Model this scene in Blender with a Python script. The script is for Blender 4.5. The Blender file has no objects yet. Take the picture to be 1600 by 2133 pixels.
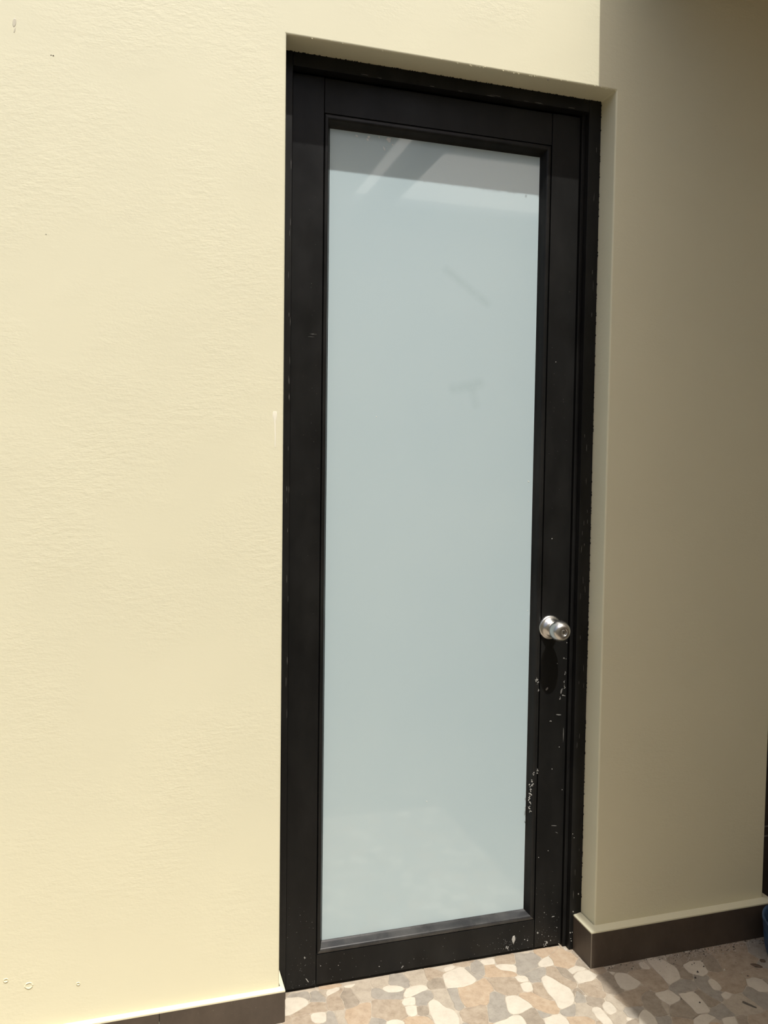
import bpy, bmesh, math, random
from mathutils import Vector, Matrix

# ---------------------------------------------------------------- camera, sky, sun, exposure
scene = bpy.context.scene
COL = scene.collection
random.seed(11)

cam_data = bpy.data.cameras.new('camera')
cam_data.sensor_fit = 'VERTICAL'
cam_data.sensor_height = 24.0
cam_data.lens = 24.0 * 1725.0 / 2133.0
cam_data.clip_start = 0.05
cam = bpy.data.objects.new('camera', cam_data)
COL.objects.link(cam)
YAW, PITCH, ROLL = 0.2983, -0.0474, 0.0135
fwd = Vector((math.sin(YAW) * math.cos(PITCH), math.cos(YAW) * math.cos(PITCH), math.sin(PITCH)))
rgt0 = Vector((math.cos(YAW), -math.sin(YAW), 0))
up0 = rgt0.cross(fwd)
rgt = math.cos(ROLL) * rgt0 + math.sin(ROLL) * up0
upv = -math.sin(ROLL) * rgt0 + math.cos(ROLL) * up0
m = Matrix.Identity(4)
for i in range(3):
    m[i][0], m[i][1], m[i][2] = rgt[i], upv[i], -fwd[i]
m[0][3], m[1][3], m[2][3] = -0.3404, -1.9071, 1.3115
cam.matrix_world = m
scene.camera = cam

SUN_TAN = 2.17                      # height gained per metre away from the wall
world = bpy.data.worlds.new('sky')
scene.world = world
world.use_nodes = True
wn = world.node_tree
wn.nodes.clear()
w_out = wn.nodes.new('ShaderNodeOutputWorld')
w_bg = wn.nodes.new('ShaderNodeBackground')
w_sky = wn.nodes.new('ShaderNodeTexSky')
w_sky.sky_type = 'NISHITA'
w_sky.sun_disc = False
w_sky.sun_elevation = math.atan(SUN_TAN)
w_sky.sun_rotation = math.pi
w_sky.air_density = 1.0
w_sky.dust_density = 5.0
w_sky.ozone_density = 1.0
w_bg.inputs['Strength'].default_value = 0.165
wn.links.new(w_sky.outputs[0], w_bg.inputs['Color'])
wn.links.new(w_bg.outputs[0], w_out.inputs['Surface'])

sun_data = bpy.data.lights.new('sun', 'SUN')
sun_data.energy = 4.35
sun_data.angle = math.radians(0.53)
sun_data.color = (1.0, 0.985, 0.93)
sun = bpy.data.objects.new('sun', sun_data)
COL.objects.link(sun)
sun.location = (0, -3, 6)
sun.rotation_euler = Vector((0.013, 1.0 / SUN_TAN, -1.0)).to_track_quat('-Z', 'Y').to_euler()

vs = scene.view_settings
vs.view_transform = 'Standard'
vs.look = 'None'
vs.exposure = -0.07
vs.gamma = 1.0
vs.use_curve_mapping = False

# ---------------------------------------------------------------- helpers
def mesh_obj(name, bm, mat=None, parent=None, smooth=False):
    me = bpy.data.meshes.new(name)
    bmesh.ops.recalc_face_normals(bm, faces=bm.faces)
    bm.to_mesh(me)
    bm.free()
    if smooth:
        for p in me.polygons:
            p.use_smooth = True
    if mat:
        me.materials.append(mat)
    o = bpy.data.objects.new(name, me)
    COL.objects.link(o)
    if parent is not None:
        o.parent = parent
    return o

def tag(o, label=None, cat=None, group=None, kind=None):
    if label: o['label'] = label
    if cat: o['category'] = cat
    if group: o['group'] = group
    if kind: o['kind'] = kind
    return o

def empty(name, loc=(0, 0, 0)):
    o = bpy.data.objects.new(name, None)
    o.empty_display_size = 0.1
    o.location = loc
    COL.objects.link(o)
    return o

def add_box(bm, x0, x1, y0, y1, z0, z1):
    v = [bm.verts.new((x, y, z)) for x in (x0, x1) for y in (y0, y1) for z in (z0, z1)]
    for f in ((0, 1, 3, 2), (4, 6, 7, 5), (0, 4, 5, 1), (2, 3, 7, 6), (0, 2, 6, 4), (1, 5, 7, 3)):
        bm.faces.new([v[i] for i in f])

def box_obj(name, b, mat, parent=None, bevel=0.0, seg=2):
    bm = bmesh.new()
    add_box(bm, *b)
    if bevel:
        bmesh.ops.bevel(bm, geom=bm.edges[:], offset=bevel, segments=seg, affect='EDGES', profile=0.5)
    return mesh_obj(name, bm, mat, parent)

def cells(xs, ys, zs, solid):
    """one closed mesh made of the solid cells of a coarse grid, outer faces only"""
    bm = bmesh.new()
    vd = {}
    def V(i, j, k):
        if (i, j, k) not in vd:
            vd[(i, j, k)] = bm.verts.new((xs[i], ys[j], zs[k]))
        return vd[(i, j, k)]
    nx, ny, nz = len(xs) - 1, len(ys) - 1, len(zs) - 1
    def S(i, j, k):
        return 0 <= i < nx and 0 <= j < ny and 0 <= k < nz and solid(i, j, k)
    for i in range(nx):
        for j in range(ny):
            for k in range(nz):
                if not S(i, j, k): continue
                if not S(i-1, j, k): bm.faces.new((V(i,j,k), V(i,j,k+1), V(i,j+1,k+1), V(i,j+1,k)))
                if not S(i+1, j, k): bm.faces.new((V(i+1,j,k), V(i+1,j+1,k), V(i+1,j+1,k+1), V(i+1,j,k+1)))
                if not S(i, j-1, k): bm.faces.new((V(i,j,k), V(i+1,j,k), V(i+1,j,k+1), V(i,j,k+1)))
                if not S(i, j+1, k): bm.faces.new((V(i,j+1,k), V(i,j+1,k+1), V(i+1,j+1,k+1), V(i+1,j+1,k)))
                if not S(i, j, k-1): bm.faces.new((V(i,j,k), V(i,j+1,k), V(i+1,j+1,k), V(i+1,j,k)))
                if not S(i, j, k+1): bm.faces.new((V(i,j,k+1), V(i+1,j,k+1), V(i+1,j+1,k+1), V(i,j+1,k+1)))
    return bm

def lathe(name, prof, mat, parent, centre, n=40):
    """prof: (radius, y) pairs round an axis parallel to Y through centre (x, z)"""
    bm = bmesh.new()
    rings = []
    for r, y in prof:
        if r < 1e-6:
            rings.append([bm.verts.new((centre[0], y, centre[1]))])
        else:
            rings.append([bm.verts.new((centre[0] + r * math.cos(2*math.pi*k/n), y, centre[1] + r * math.sin(2*math.pi*k/n))) for k in range(n)])
    for a, b in zip(rings[:-1], rings[1:]):
        for k in range(n):
            k2 = (k + 1) % n
            if len(a) == 1 and len(b) == 1: continue
            if len(a) == 1: bm.faces.new((a[0], b[k], b[k2]))
            elif len(b) == 1: bm.faces.new((a[k], b[0], a[k2]))
            else: bm.faces.new((a[k], b[k], b[k2], a[k2]))
    return mesh_obj(name, bm, mat, parent, smooth=True)

# ---------------------------------------------------------------- materials
def nodes_of(name):
    mt = bpy.data.materials.new(name)
    mt.use_nodes = True
    nt = mt.node_tree
    b = nt.nodes['Principled BSDF']
    return mt, nt, b

def N(nt, t, **kw):
    n = nt.nodes.new(t)
    for k, v in kw.items():
        if k in n.inputs.keys(): n.inputs[k].default_value = v
        else: setattr(n, k, v)
    return n

def noise(nt, scale, detail=3.0, rough=0.5, scl=(1, 1, 1)):
    g = N(nt, 'ShaderNodeNewGeometry')
    mp = N(nt, 'ShaderNodeMapping')
    mp.inputs['Scale'].default_value = scl
    nt.links.new(g.outputs['Position'], mp.inputs['Vector'])
    n = N(nt, 'ShaderNodeTexNoise')
    n.inputs['Scale'].default_value = scale
    n.inputs['Detail'].default_value = detail
    n.inputs['Roughness'].default_value = rough
    nt.links.new(mp.outputs[0], n.inputs['Vector'])
    return n.outputs['Fac']

def ramp(nt, fac, stops):
    r = N(nt, 'ShaderNodeValToRGB')
    el = r.color_ramp.elements
    while len(el) < len(stops): el.new(0.5)
    for e, (p, c) in zip(el, stops):
        e.position = p
        e.color = (*c, 1) if len(c) == 3 else c
    nt.links.new(fac, r.inputs[0])
    return r.outputs[0]

def math_n(nt, op, a, b=None, clamp=False):
    n = N(nt, 'ShaderNodeMath', operation=op)
    n.use_clamp = clamp
    for i, x in enumerate((a, b)):
        if x is None: continue
        if isinstance(x, (int, float)): n.inputs[i].default_value = x
        else: nt.links.new(x, n.inputs[i])
    return n.outputs[0]

def bump(nt, b, height, strength, dist):
    n = N(nt, 'ShaderNodeBump')
    n.inputs['Strength'].default_value = strength
    n.inputs['Distance'].default_value = dist
    nt.links.new(height, n.inputs['Height'])
    nt.links.new(n.outputs[0], b.inputs['Normal'])
    return n

def mix_col(nt, fac, a, b):
    n = N(nt, 'ShaderNodeMix', data_type='RGBA')
    if isinstance(fac, (int, float)): n.inputs[0].default_value = fac
    else: nt.links.new(fac, n.inputs[0])
    for i, x in ((6, a), (7, b)):
        if isinstance(x, tuple): n.inputs[i].default_value = (*x, 1)
        else: nt.links.new(x, n.inputs[i])
    return n.outputs[2]

def simple(name, col, rough=0.6, metal=0.0, var=0.0, scale=20.0, bumps=None):
    mt, nt, b = nodes_of(name)
    b.inputs['Roughness'].default_value = rough
    b.inputs['Metallic'].default_value = metal
    if var:
        lo = tuple(c * (1 - var) for c in col)
        hi = tuple(min(1, c * (1 + var)) for c in col)
        nt.links.new(ramp(nt, noise(nt, scale, 4), [(0.3, lo), (0.7, hi)]), b.inputs['Base Color'])
    else:
        b.inputs['Base Color'].default_value = (*col, 1)
    if bumps:
        bump(nt, b, noise(nt, bumps[0], 4), bumps[1], bumps[2])
    return mt

# painted plaster: pale yellow, fine trowel texture in patches
def make_plaster(name, col):
    mt, nt, b = nodes_of(name)
    b.inputs['Roughness'].default_value = 0.62
    b.inputs['Specular IOR Level'].default_value = 0.25
    lo = tuple(c * 0.965 for c in col)
    nt.links.new(ramp(nt, noise(nt, 2.6, 4), [(0.3, lo), (0.7, col)]), b.inputs['Base Color'])
    fine = noise(nt, 150, 3, 0.6, (1, 1, 1.9))
    mid = noise(nt, 42, 4, 0.6, (1, 1, 2.2))
    patch = ramp(nt, noise(nt, 3.2, 3), [(0.42, (0.12, 0.12, 0.12)), (0.62, (1, 1, 1))])
    h = math_n(nt, 'MULTIPLY', math_n(nt, 'ADD', math_n(nt, 'MULTIPLY', fine, 0.5), mid), patch)
    bump(nt, b, h, 0.22, 0.004)
    return mt
M_WALL = make_plaster('yellow_plaster', (0.785, 0.745, 0.545))

# black powder coat with dust film
def make_black(name, base=(0.0070, 0.0070, 0.0068), dust=0.3, rough=0.42):
    mt, nt, b = nodes_of(name)
    g = N(nt, 'ShaderNodeNewGeometry')
    d = math_n(nt, 'MULTIPLY', ramp(nt, noise(nt, 9, 5, 0.65, (1, 1, 0.35)), [(0.42, (0, 0, 0)), (0.75, (1, 1, 1))]), dust * 0.06)
    sp = ramp(nt, noise(nt, 420, 2, 0.5), [(0.69, (0, 0, 0)), (0.78, (1, 1, 1))])
    spz = math_n(nt, 'MULTIPLY', sp, ramp(nt, noise(nt, 14, 3), [(0.45, (0, 0, 0)), (0.75, (1, 1, 1))]))
    fac = math_n(nt, 'ADD', d, math_n(nt, 'MULTIPLY', spz, 0.22 * dust), clamp=True)
    nt.links.new(mix_col(nt, fac, base, (0.42, 0.40, 0.36)), b.inputs['Base Color'])
    nt.links.new(ramp(nt, noise(nt, 11, 4), [(0.3, (rough - .07,) * 3), (0.7, (rough + .1,) * 3)]), b.inputs['Roughness'])
    b.inputs['Specular IOR Level'].default_value = 0.22
    return mt
M_BLACK = make_black('black_coated_aluminium')
M_FRAME = make_black('black_coated_door_frame', (0.007, 0.0068, 0.0065), 0.5, 0.5)
M_BEAD = make_black('black_glazing_bead_finish', (0.009, 0.009, 0.0088), 0.5, 0.38)
M_BEAD_DUSTY = make_black('black_bead_under_dust', (0.024, 0.0245, 0.026), 2.2, 0.27)
M_BEAD_DUSTY.node_tree.nodes['Principled BSDF'].inputs['Specular IOR Level'].default_value = 0.5
M_GAP = simple('dark_gap', (0.004, 0.004, 0.004), 0.9)

# frosted pane with a smooth face; two faint grey smears
def make_pane():
    mt, nt, b = nodes_of('frosted_white_glass')
    g = N(nt, 'ShaderNodeNewGeometry')
    sx = N(nt, 'ShaderNodeSeparateXYZ')
    nt.links.new(g.outputs['Position'], sx.inputs[0])
    def seg(ax, az, bx, bz, r):
        dx, dz = bx - ax, bz - az
        L2 = dx * dx + dz * dz
        px = math_n(nt, 'SUBTRACT', sx.outputs[0], ax)
        pz = math_n(nt, 'SUBTRACT', sx.outputs[2], az)
        t = math_n(nt, 'DIVIDE', math_n(nt, 'ADD', math_n(nt, 'MULTIPLY', px, dx), math_n(nt, 'MULTIPLY', pz, dz)), L2, clamp=True)
        qx = math_n(nt, 'SUBTRACT', px, math_n(nt, 'MULTIPLY', t, dx))
        qz = math_n(nt, 'SUBTRACT', pz, math_n(nt, 'MULTIPLY', t, dz))
        d = math_n(nt, 'SQRT', math_n(nt, 'ADD', math_n(nt, 'MULTIPLY', qx, qx), math_n(nt, 'MULTIPLY', qz, qz)))
        return math_n(nt, 'SUBTRACT', 1.0, math_n(nt, 'DIVIDE', d, r), clamp=True)
    s = math_n(nt, 'ADD', seg(0.441, 1.836, 0.557, 1.759, 0.016), seg(0.467, 1.532, 0.540, 1.549, 0.020))
    s = math_n(nt, 'ADD', s, math_n(nt, 'MULTIPLY', seg(0.520, 1.530, 0.530, 1.494, 0.017), 0.7), clamp=True)
    s = math_n(nt, 'MULTIPLY', math_n(nt, 'MULTIPLY', s, ramp(nt, noise(nt, 60, 3), [(0.3, (0.55,) * 3), (0.65, (1, 1, 1))])), 0.32)
    tint = ramp(nt, noise(nt, 2.2, 3), [(0.3, (0.460, 0.565, 0.595)), (0.7, (0.485, 0.585, 0.608))])
    nt.links.new(mix_col(nt, s, tint, (0.33, 0.42, 0.43)), b.inputs['Base Color'])
    b.inputs['Roughness'].default_value = 0.035
    b.inputs['IOR'].default_value = 1.5
    b.inputs['Specular IOR Level'].default_value = 0.75
    return mt
M_PANE = make_pane()

M_STEEL = simple('brushed_stainless_steel', (0.58, 0.565, 0.54), 0.31, 1.0)
M_STEEL_DARK = simple('dark_keyway', (0.03, 0.03, 0.03), 0.5, 0.6)
M_FLECK = simple('dried_white_paint', (0.40, 0.39, 0.36), 0.8)
M_FLECK_DIM = simple('thin_grey_scuff', (0.16, 0.155, 0.145), 0.8)
M_TAPE = simple('torn_tape_residue', (0.66, 0.68, 0.66), 0.6)

# brown ceramic skirting tile
def make_skirting():
    mt, nt, b = nodes_of('brown_skirting_tile')
    c = ramp(nt, noise(nt, 18, 5, 0.65, (1, 1, 0.6)), [(0.3, (0.062, 0.046, 0.034)), (0.7, (0.088, 0.067, 0.050))])
    sp = ramp(nt, noise(nt, 260, 2), [(0.70, (0, 0, 0)), (0.77, (1, 1, 1))])
    nt.links.new(mix_col(nt, math_n(nt, 'MULTIPLY', sp, 0.22), c, (0.42, 0.38, 0.32)), b.inputs['Base Color'])
    b.inputs['Roughness'].default_value = 0.5
    return mt
M_SKIRT = make_skirting()
M_GROUT = simple('beige_grout', (0.44, 0.375, 0.295), 0.85, var=0.12, scale=60)
M_GROUT_EDGE = simple('pale_corner_grout', (0.24, 0.20, 0.15), 0.8)

def make_stone(name, a, b_, c, scale=45):
    mt, nt, b = nodes_of(name)
    f = noise(nt, scale, 7, 0.68)
    v = noise(nt, 190, 4, 0.7)
    f = math_n(nt, 'ADD', math_n(nt, 'MULTIPLY', f, 0.72), math_n(nt, 'MULTIPLY', v, 0.28))
    col = ramp(nt, f, [(0.36, a), (0.5, b_), (0.64, c)])
    # a film of building dust lies over the paving in patches
    d = ramp(nt, noise(nt, 7, 5, 0.6), [(0.40, (0.03,) * 3), (0.68, (0.24,) * 3)])
    nt.links.new(mix_col(nt, d, col, (0.385, 0.330, 0.268)), b.inputs['Base Color'])
    b.inputs['Roughness'].default_value = 0.6
    b.inputs['Specular IOR Level'].default_value = 0.25
    return mt
STONE = {
    'c': make_stone('cream_floor_stone', (0.54, 0.475, 0.385), (0.605, 0.54, 0.44), (0.64, 0.575, 0.475)),
    'g': make_stone('grey_floor_stone', (0.25, 0.222, 0.185), (0.325, 0.290, 0.243), (0.375, 0.335, 0.28)),
    't': make_stone('tan_floor_stone', (0.27, 0.207, 0.147), (0.375, 0.295, 0.215), (0.44, 0.357, 0.266)),
    'b': make_stone('brown_floor_stone', (0.22, 0.18, 0.138), (0.305, 0.250, 0.190), (0.37, 0.31, 0.24)),
    'p': make_stone('peach_floor_stone', (0.35, 0.25, 0.165), (0.45, 0.330, 0.222), (0.50, 0.39, 0.275)),
    'e': make_stone('beige_floor_stone', (0.34, 0.285, 0.218), (0.425, 0.360, 0.280), (0.48, 0.41, 0.325)),
}

# floor stones: kind (capital: in view), outline in tenths of a millimetre
STONES = [
('G',[1221,356,1253,440,1256,533,1211,622,1174,716,1139,809,1090,873,997,855,927,816,927,718,923,616,872,536,849,470,938,439,1033,408,1129,382]),
('T',[331,-7,428,-13,527,0,627,8,726,27,828,32,925,29,1027,26,1123,-4,1207,18,1193,113,1213,213,1231,308,1161,356,1066,388,969,413,874,438,810,385,736,320,644,274,558,221,467,176,377,131,304,72]),
('T',[369,-446,464,-421,561,-382,663,-371,759,-408,852,-386,793,-341,740,-255,739,-149,753,-49,725,13,628,-6,524,-15,422,-27,329,-51,279,-138,240,-234,212,-326,295,-376]),
('G',[1321,-604,1333,-518,1333,-418,1333,-318,1333,-217,1333,-119,1295,-37,1206,-9,1146,-68,1129,-164,1110,-261,1084,-361,1002,-397,916,-407,961,-463,1045,-511,1141,-533,1237,-560]),
('T',[1584,-46,1633,17,1633,118,1636,222,1636,320,1616,421,1627,524,1689,609,1750,689,1769,781,1710,803,1674,720,1583,666,1488,626,1392,588,1312,534,1268,445,1247,346,1228,245,1211,145,1215,46,1283,-16,1382,-33,1485,-33]),
('B',[1637,-48,1731,-51,1828,-32,1922,-1,1998,55,2048,133,2033,228,2013,326,1993,424,1975,523,1969,624,1970,718,1882,749,1795,783,1772,694,1712,612,1652,533,1627,442,1647,345,1660,246,1647,147,1647,46]),
('E',[2055,74,2148,67,2247,67,2330,109,2386,174,2358,266,2391,363,2413,461,2464,543,2482,632,2493,731,2518,825,2466,855,2370,871,2291,932,2227,937,2155,872,2093,794,2011,738,1976,653,1987,557,2007,459,2024,362,2043,264,2062,166]),
('P',[1926,-786,2004,-736,2070,-661,2112,-569,2154,-476,2195,-383,2220,-284,2248,-186,2274,-88,2288,8,2215,53,2114,53,2014,48,1936,-11,1837,-45,1737,-65,1638,-72,1597,-160,1565,-256,1536,-353,1547,-453,1549,-556,1566,-653,1637,-694,1735,-720,1831,-758]),
('G',[827,536,897,586,913,686,913,790,886,879,796,922,697,912,594,893,492,911,400,870,329,808,394,767,495,748,601,744,694,691,775,622]),
('T',[182,-304,231,-217,273,-118,324,-26,288,64,206,93,119,83,111,-17,76,-120,22,-207,87,-266]),
('E',[1271,536,1294,602,1307,708,1360,798,1288,847,1188,870,1149,825,1185,726,1224,627]),
('E',[1429,-686,1521,-675,1550,-598,1533,-501,1532,-398,1536,-299,1562,-201,1599,-109,1555,-49,1457,-47,1359,-47,1347,-123,1347,-224,1347,-326,1347,-428,1347,-529,1355,-626]),
('G',[3293,335,3386,332,3446,387,3464,485,3508,574,3493,668,3455,762,3444,861,3424,953,3335,957,3237,986,3162,1041,3086,984,3047,899,3018,803,2969,715,2949,620,2977,550,3073,525,3167,485,3246,423]),
('E',[3806,334,3881,377,3945,452,3953,552,3968,653,3973,756,3995,857,4013,955,3983,1031,3889,998,3785,993,3681,993,3582,1013,3496,976,3458,895,3465,799,3496,703,3526,602,3487,508,3465,411,3511,372,3608,374,3712,367]),
('T',[3988,456,4075,497,4166,545,4271,541,4363,503,4398,567,4460,648,4553,682,4481,703,4412,780,4356,864,4276,927,4207,1001,4125,1052,4033,1043,4027,945,4008,845,3987,745,3979,644,3967,544]),
('B',[4300,55,4317,145,4334,245,4354,344,4373,441,4318,503,4226,533,4129,517,4043,464,3948,436,3888,360,3865,271,3867,171,3907,96,4004,103,4105,87,4205,69]),
('G',[3605,-466,3647,-391,3717,-314,3808,-263,3859,-230,3893,-138,3893,-35,3887,65,3816,112,3717,92,3619,61,3522,23,3423,-9,3344,-36,3421,-83,3402,-189,3373,-289,3338,-380,3409,-433,3511,-427]),
('G',[3048,-66,3134,-46,3152,46,3185,145,3246,226,3304,302,3229,266,3135,233,3032,238,2931,253,2834,288,2761,363,2717,455,2660,516,2567,548,2480,541,2427,462,2405,364,2373,269,2399,178,2471,112,2565,76,2662,50,2762,29,2859,-2,2957,-29]),
('T',[2827,-822,2930,-771,3027,-707,3013,-590,3033,-469,3052,-351,3020,-233,3061,-125,3017,-59,2902,-27,2786,8,2668,35,2550,67,2442,119,2337,97,2304,-2,2284,-121,2247,-237,2219,-356,2173,-467,2223,-534,2332,-588,2434,-656,2504,-748,2617,-721,2737,-753]),
('B',[3427,-806,3522,-797,3567,-710,3592,-611,3612,-513,3545,-451,3447,-446,3348,-436,3322,-527,3295,-626,3269,-724,3328,-792]),
('E',[4189,-824,4213,-750,4243,-657,4243,-557,4253,-455,4258,-352,4273,-252,4275,-148,4293,-48,4283,47,4186,60,4085,73,3986,92,3901,60,3907,-36,3907,-141,3872,-234,3888,-327,3950,-402,3971,-503,3998,-601,4058,-681,4139,-739]),
('G',[4270,-866,4364,-849,4449,-798,4487,-711,4473,-611,4475,-507,4493,-406,4508,-305,4533,-204,4560,-105,4582,-11,4488,12,4388,28,4309,17,4306,-83,4287,-183,4287,-287,4267,-387,4267,-490,4266,-592,4235,-687,4227,-786]),
('P',[5026,-861,5118,-772,5185,-654,5247,-531,5321,-417,5445,-367,5473,-238,5473,-102,5460,32,5453,164,5362,173,5239,116,5121,73,4999,14,4863,-9,4728,-27,4600,-21,4562,-147,4527,-279,4507,-413,4487,-547,4491,-683,4514,-799,4645,-813,4778,-816,4915,-796]),
('T',[4647,-1622,4719,-1562,4789,-1491,4823,-1399,4868,-1307,4898,-1211,4933,-1116,4962,-1020,4993,-926,4986,-846,4902,-809,4805,-827,4705,-828,4603,-827,4504,-811,4410,-833,4322,-876,4264,-940,4247,-1036,4247,-1138,4227,-1235,4277,-1302,4346,-1371,4410,-1446,4495,-1495,4573,-1559]),
('P',[3529,-1266,3622,-1269,3585,-1238,3533,-1162,3533,-1061,3506,-967,3471,-877,3386,-837,3300,-796,3210,-767,3110,-766,3022,-737,2936,-783,2855,-829,2876,-920,2841,-1015,2746,-1017,2796,-1055,2888,-1053,2986,-1034,3086,-1057,3178,-1098,3257,-1157,3352,-1179,3442,-1221]),
('G',[5214,135,5302,159,5388,208,5411,296,5331,334,5251,389,5188,474,5190,574,5232,668,5248,760,5161,764,5094,724,5109,627,5134,528,5161,430,5186,330,5207,230]),
('G',[2348,-926,2442,-909,2408,-830,2467,-746,2421,-662,2336,-606,2243,-560,2152,-536,2098,-620,2049,-711,1978,-781,2064,-805,2163,-834,2261,-872]),
('E',[2724,516,2818,557,2917,579,2952,672,2979,773,3031,863,3014,952,2916,935,2813,913,2706,915,2606,931,2535,866,2512,767,2505,664,2528,575,2625,543]),
('E',[3546,-1021,3553,-955,3553,-877,3551,-803,3489,-826,3413,-813,3427,-835,3487,-880,3516,-955]),
('G',[5428,258,5498,318,5534,415,5573,512,5607,611,5627,710,5611,812,5601,913,5555,973,5465,935,5373,893,5310,820,5266,730,5233,630,5189,537,5225,446,5285,365,5384,343]),
('P',[6185,16,6273,30,6322,83,6290,171,6229,247,6139,291,6044,330,5966,397,5926,493,5914,589,5937,642,5845,668,5745,680,5652,684,5615,594,5584,498,5546,404,5508,308,5440,240,5501,184,5597,159,5696,139,5795,120,5893,92,5991,67,6089,42]),
('T',[6388,534,6484,546,6532,627,6558,727,6597,825,6641,918,6640,1008,6544,991,6441,973,6335,973,6232,987,6139,999,6067,927,6024,836,6007,735,6001,641,6097,629,6193,607,6292,572]),
('G',[6353,55,6467,68,6583,105,6702,138,6820,170,6937,206,7034,243,7050,360,7142,443,7239,516,7275,607,7235,721,7194,836,7141,913,7025,878,6904,909,6785,940,6682,1001,6648,901,6601,787,6562,672,6521,554,6443,486,6453,370,6397,258,6340,150]),
('P',[7310,557,7400,588,7495,617,7577,666,7667,711,7752,764,7837,817,7914,882,7999,919,7938,963,7841,953,7741,973,7644,1001,7552,1034,7460,1070,7367,1046,7277,1008,7226,927,7208,834,7244,742,7282,648]),
('P',[7746,-64,7843,-29,7945,-8,8020,60,8084,144,8155,224,8243,274,8214,371,8204,477,8189,579,8117,654,8091,757,8025,836,7948,874,7863,823,7778,761,7687,706,7592,658,7528,584,7537,480,7527,377,7495,274,7454,184,7500,131,7579,61,7664,-2]),
('G',[6746,-386,6805,-335,6839,-241,6920,-182,7012,-148,7076,-72,7121,18,7166,108,7153,192,7055,193,6954,193,6857,169,6761,136,6662,111,6564,84,6467,54,6370,34,6392,13,6490,-17,6527,-110,6508,-210,6507,-310,6552,-355,6653,-353]),
('T',[7374,-885,7467,-874,7552,-816,7620,-740,7637,-669,7583,-580,7527,-490,7472,-399,7414,-309,7432,-203,7437,-97,7453,7,7452,111,7382,173,7278,173,7187,150,7154,53,7106,-43,7049,-129,7087,-208,7138,-301,7184,-398,7217,-499,7256,-597,7309,-689,7360,-784]),
('B',[7647,-646,7673,-572,7673,-467,7709,-371,7791,-310,7735,-315,7693,-231,7693,-125,7691,-33,7610,27,7528,88,7467,101,7467,0,7450,-101,7446,-206,7428,-305,7482,-389,7535,-478,7591,-566]),
('T',[5926,-706,6018,-645,6130,-632,6153,-531,6173,-417,6198,-302,6306,-275,6231,-260,6193,-155,6193,-40,6113,18,6002,49,5889,79,5777,111,5664,132,5551,154,5466,137,5472,27,5487,-88,5487,-206,5476,-321,5492,-415,5552,-512,5623,-603,5704,-656,5818,-672]),
('G',[4909,-1506,5026,-1492,5147,-1473,5268,-1459,5375,-1405,5491,-1375,5450,-1328,5433,-1206,5460,-1085,5499,-967,5534,-849,5576,-732,5636,-646,5568,-548,5498,-450,5404,-405,5301,-453,5247,-562,5191,-673,5130,-781,5043,-867,5000,-974,4949,-1086,4916,-1203,4877,-1321,4829,-1430]),
('P',[6469,-1626,6574,-1633,6648,-1569,6702,-1481,6689,-1382,6711,-1274,6731,-1171,6639,-1136,6570,-1049,6491,-971,6439,-874,6390,-776,6334,-687,6234,-682,6131,-647,6026,-656,5954,-728,5990,-825,6040,-924,6081,-1027,6109,-1135,6111,-1240,6162,-1333,6227,-1418,6288,-1508,6376,-1571]),
('T',[6650,-1126,6732,-1113,6733,-1017,6713,-918,6713,-816,6731,-717,6734,-616,6754,-517,6770,-423,6691,-374,6594,-367,6509,-397,6474,-489,6445,-586,6391,-663,6365,-726,6421,-806,6464,-898,6519,-979,6590,-1050]),
('B',[6043,-2104,6119,-2041,6133,-1979,6077,-1900,6105,-1796,6113,-1692,6093,-1588,6112,-1484,6123,-1380,6121,-1283,6036,-1259,5940,-1298,5839,-1330,5743,-1376,5639,-1386,5645,-1417,5687,-1506,5687,-1614,5684,-1721,5659,-1828,5562,-1829,5576,-1896,5650,-1966,5750,-1997,5845,-2044,5945,-2074]),
('G',[6906,-1826,6975,-1775,7029,-1687,7082,-1597,7130,-1504,7169,-1417,7090,-1422,6993,-1460,6892,-1487,6790,-1513,6695,-1525,6643,-1610,6652,-1705,6709,-1775,6807,-1805]),
('B',[7296,-1167,7354,-1097,7413,-1008,7502,-957,7527,-1060,7532,-1161,7612,-1153,7598,-1054,7593,-952,7579,-854,7498,-861,7410,-906,7348,-973,7330,-1075]),
('P',[7108,-2266,7202,-2261,7272,-2200,7299,-2113,7255,-2026,7203,-1943,7120,-1898,7025,-1871,6929,-1846,6831,-1826,6739,-1796,6687,-1839,6687,-1938,6665,-2035,6653,-2128,6726,-2185,6821,-2190,6918,-2209,7016,-2229]),
('G',[6133,-1685,6232,-1678,6336,-1657,6409,-1619,6328,-1562,6254,-1483,6199,-1392,6137,-1381,6126,-1484,6107,-1587]),
('B',[8346,-1384,8441,-1353,8543,-1341,8639,-1311,8671,-1249,8616,-1166,8633,-1062,8643,-959,8675,-860,8702,-760,8740,-666,8713,-573,8706,-476,8632,-481,8538,-525,8433,-527,8341,-538,8263,-598,8262,-692,8281,-794,8251,-894,8213,-991,8173,-1085,8143,-1174,8185,-1263,8265,-1325]),
('T',[7967,-1426,8044,-1376,8120,-1311,8151,-1235,8114,-1143,8068,-1054,8025,-962,7978,-872,7924,-791,7829,-761,7736,-727,7645,-737,7592,-816,7607,-912,7621,-1013,7621,-1111,7635,-1208,7711,-1271,7794,-1328,7887,-1368]),
('T',[8707,-1946,8807,-1909,8831,-1796,8879,-1686,8951,-1590,9055,-1527,9162,-1471,9274,-1473,9330,-1400,9267,-1305,9206,-1207,9110,-1243,9002,-1296,8883,-1309,8767,-1320,8662,-1316,8550,-1353,8432,-1368,8326,-1381,8267,-1440,8286,-1553,8327,-1663,8327,-1782,8365,-1883,8479,-1893,8596,-1909]),
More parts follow.
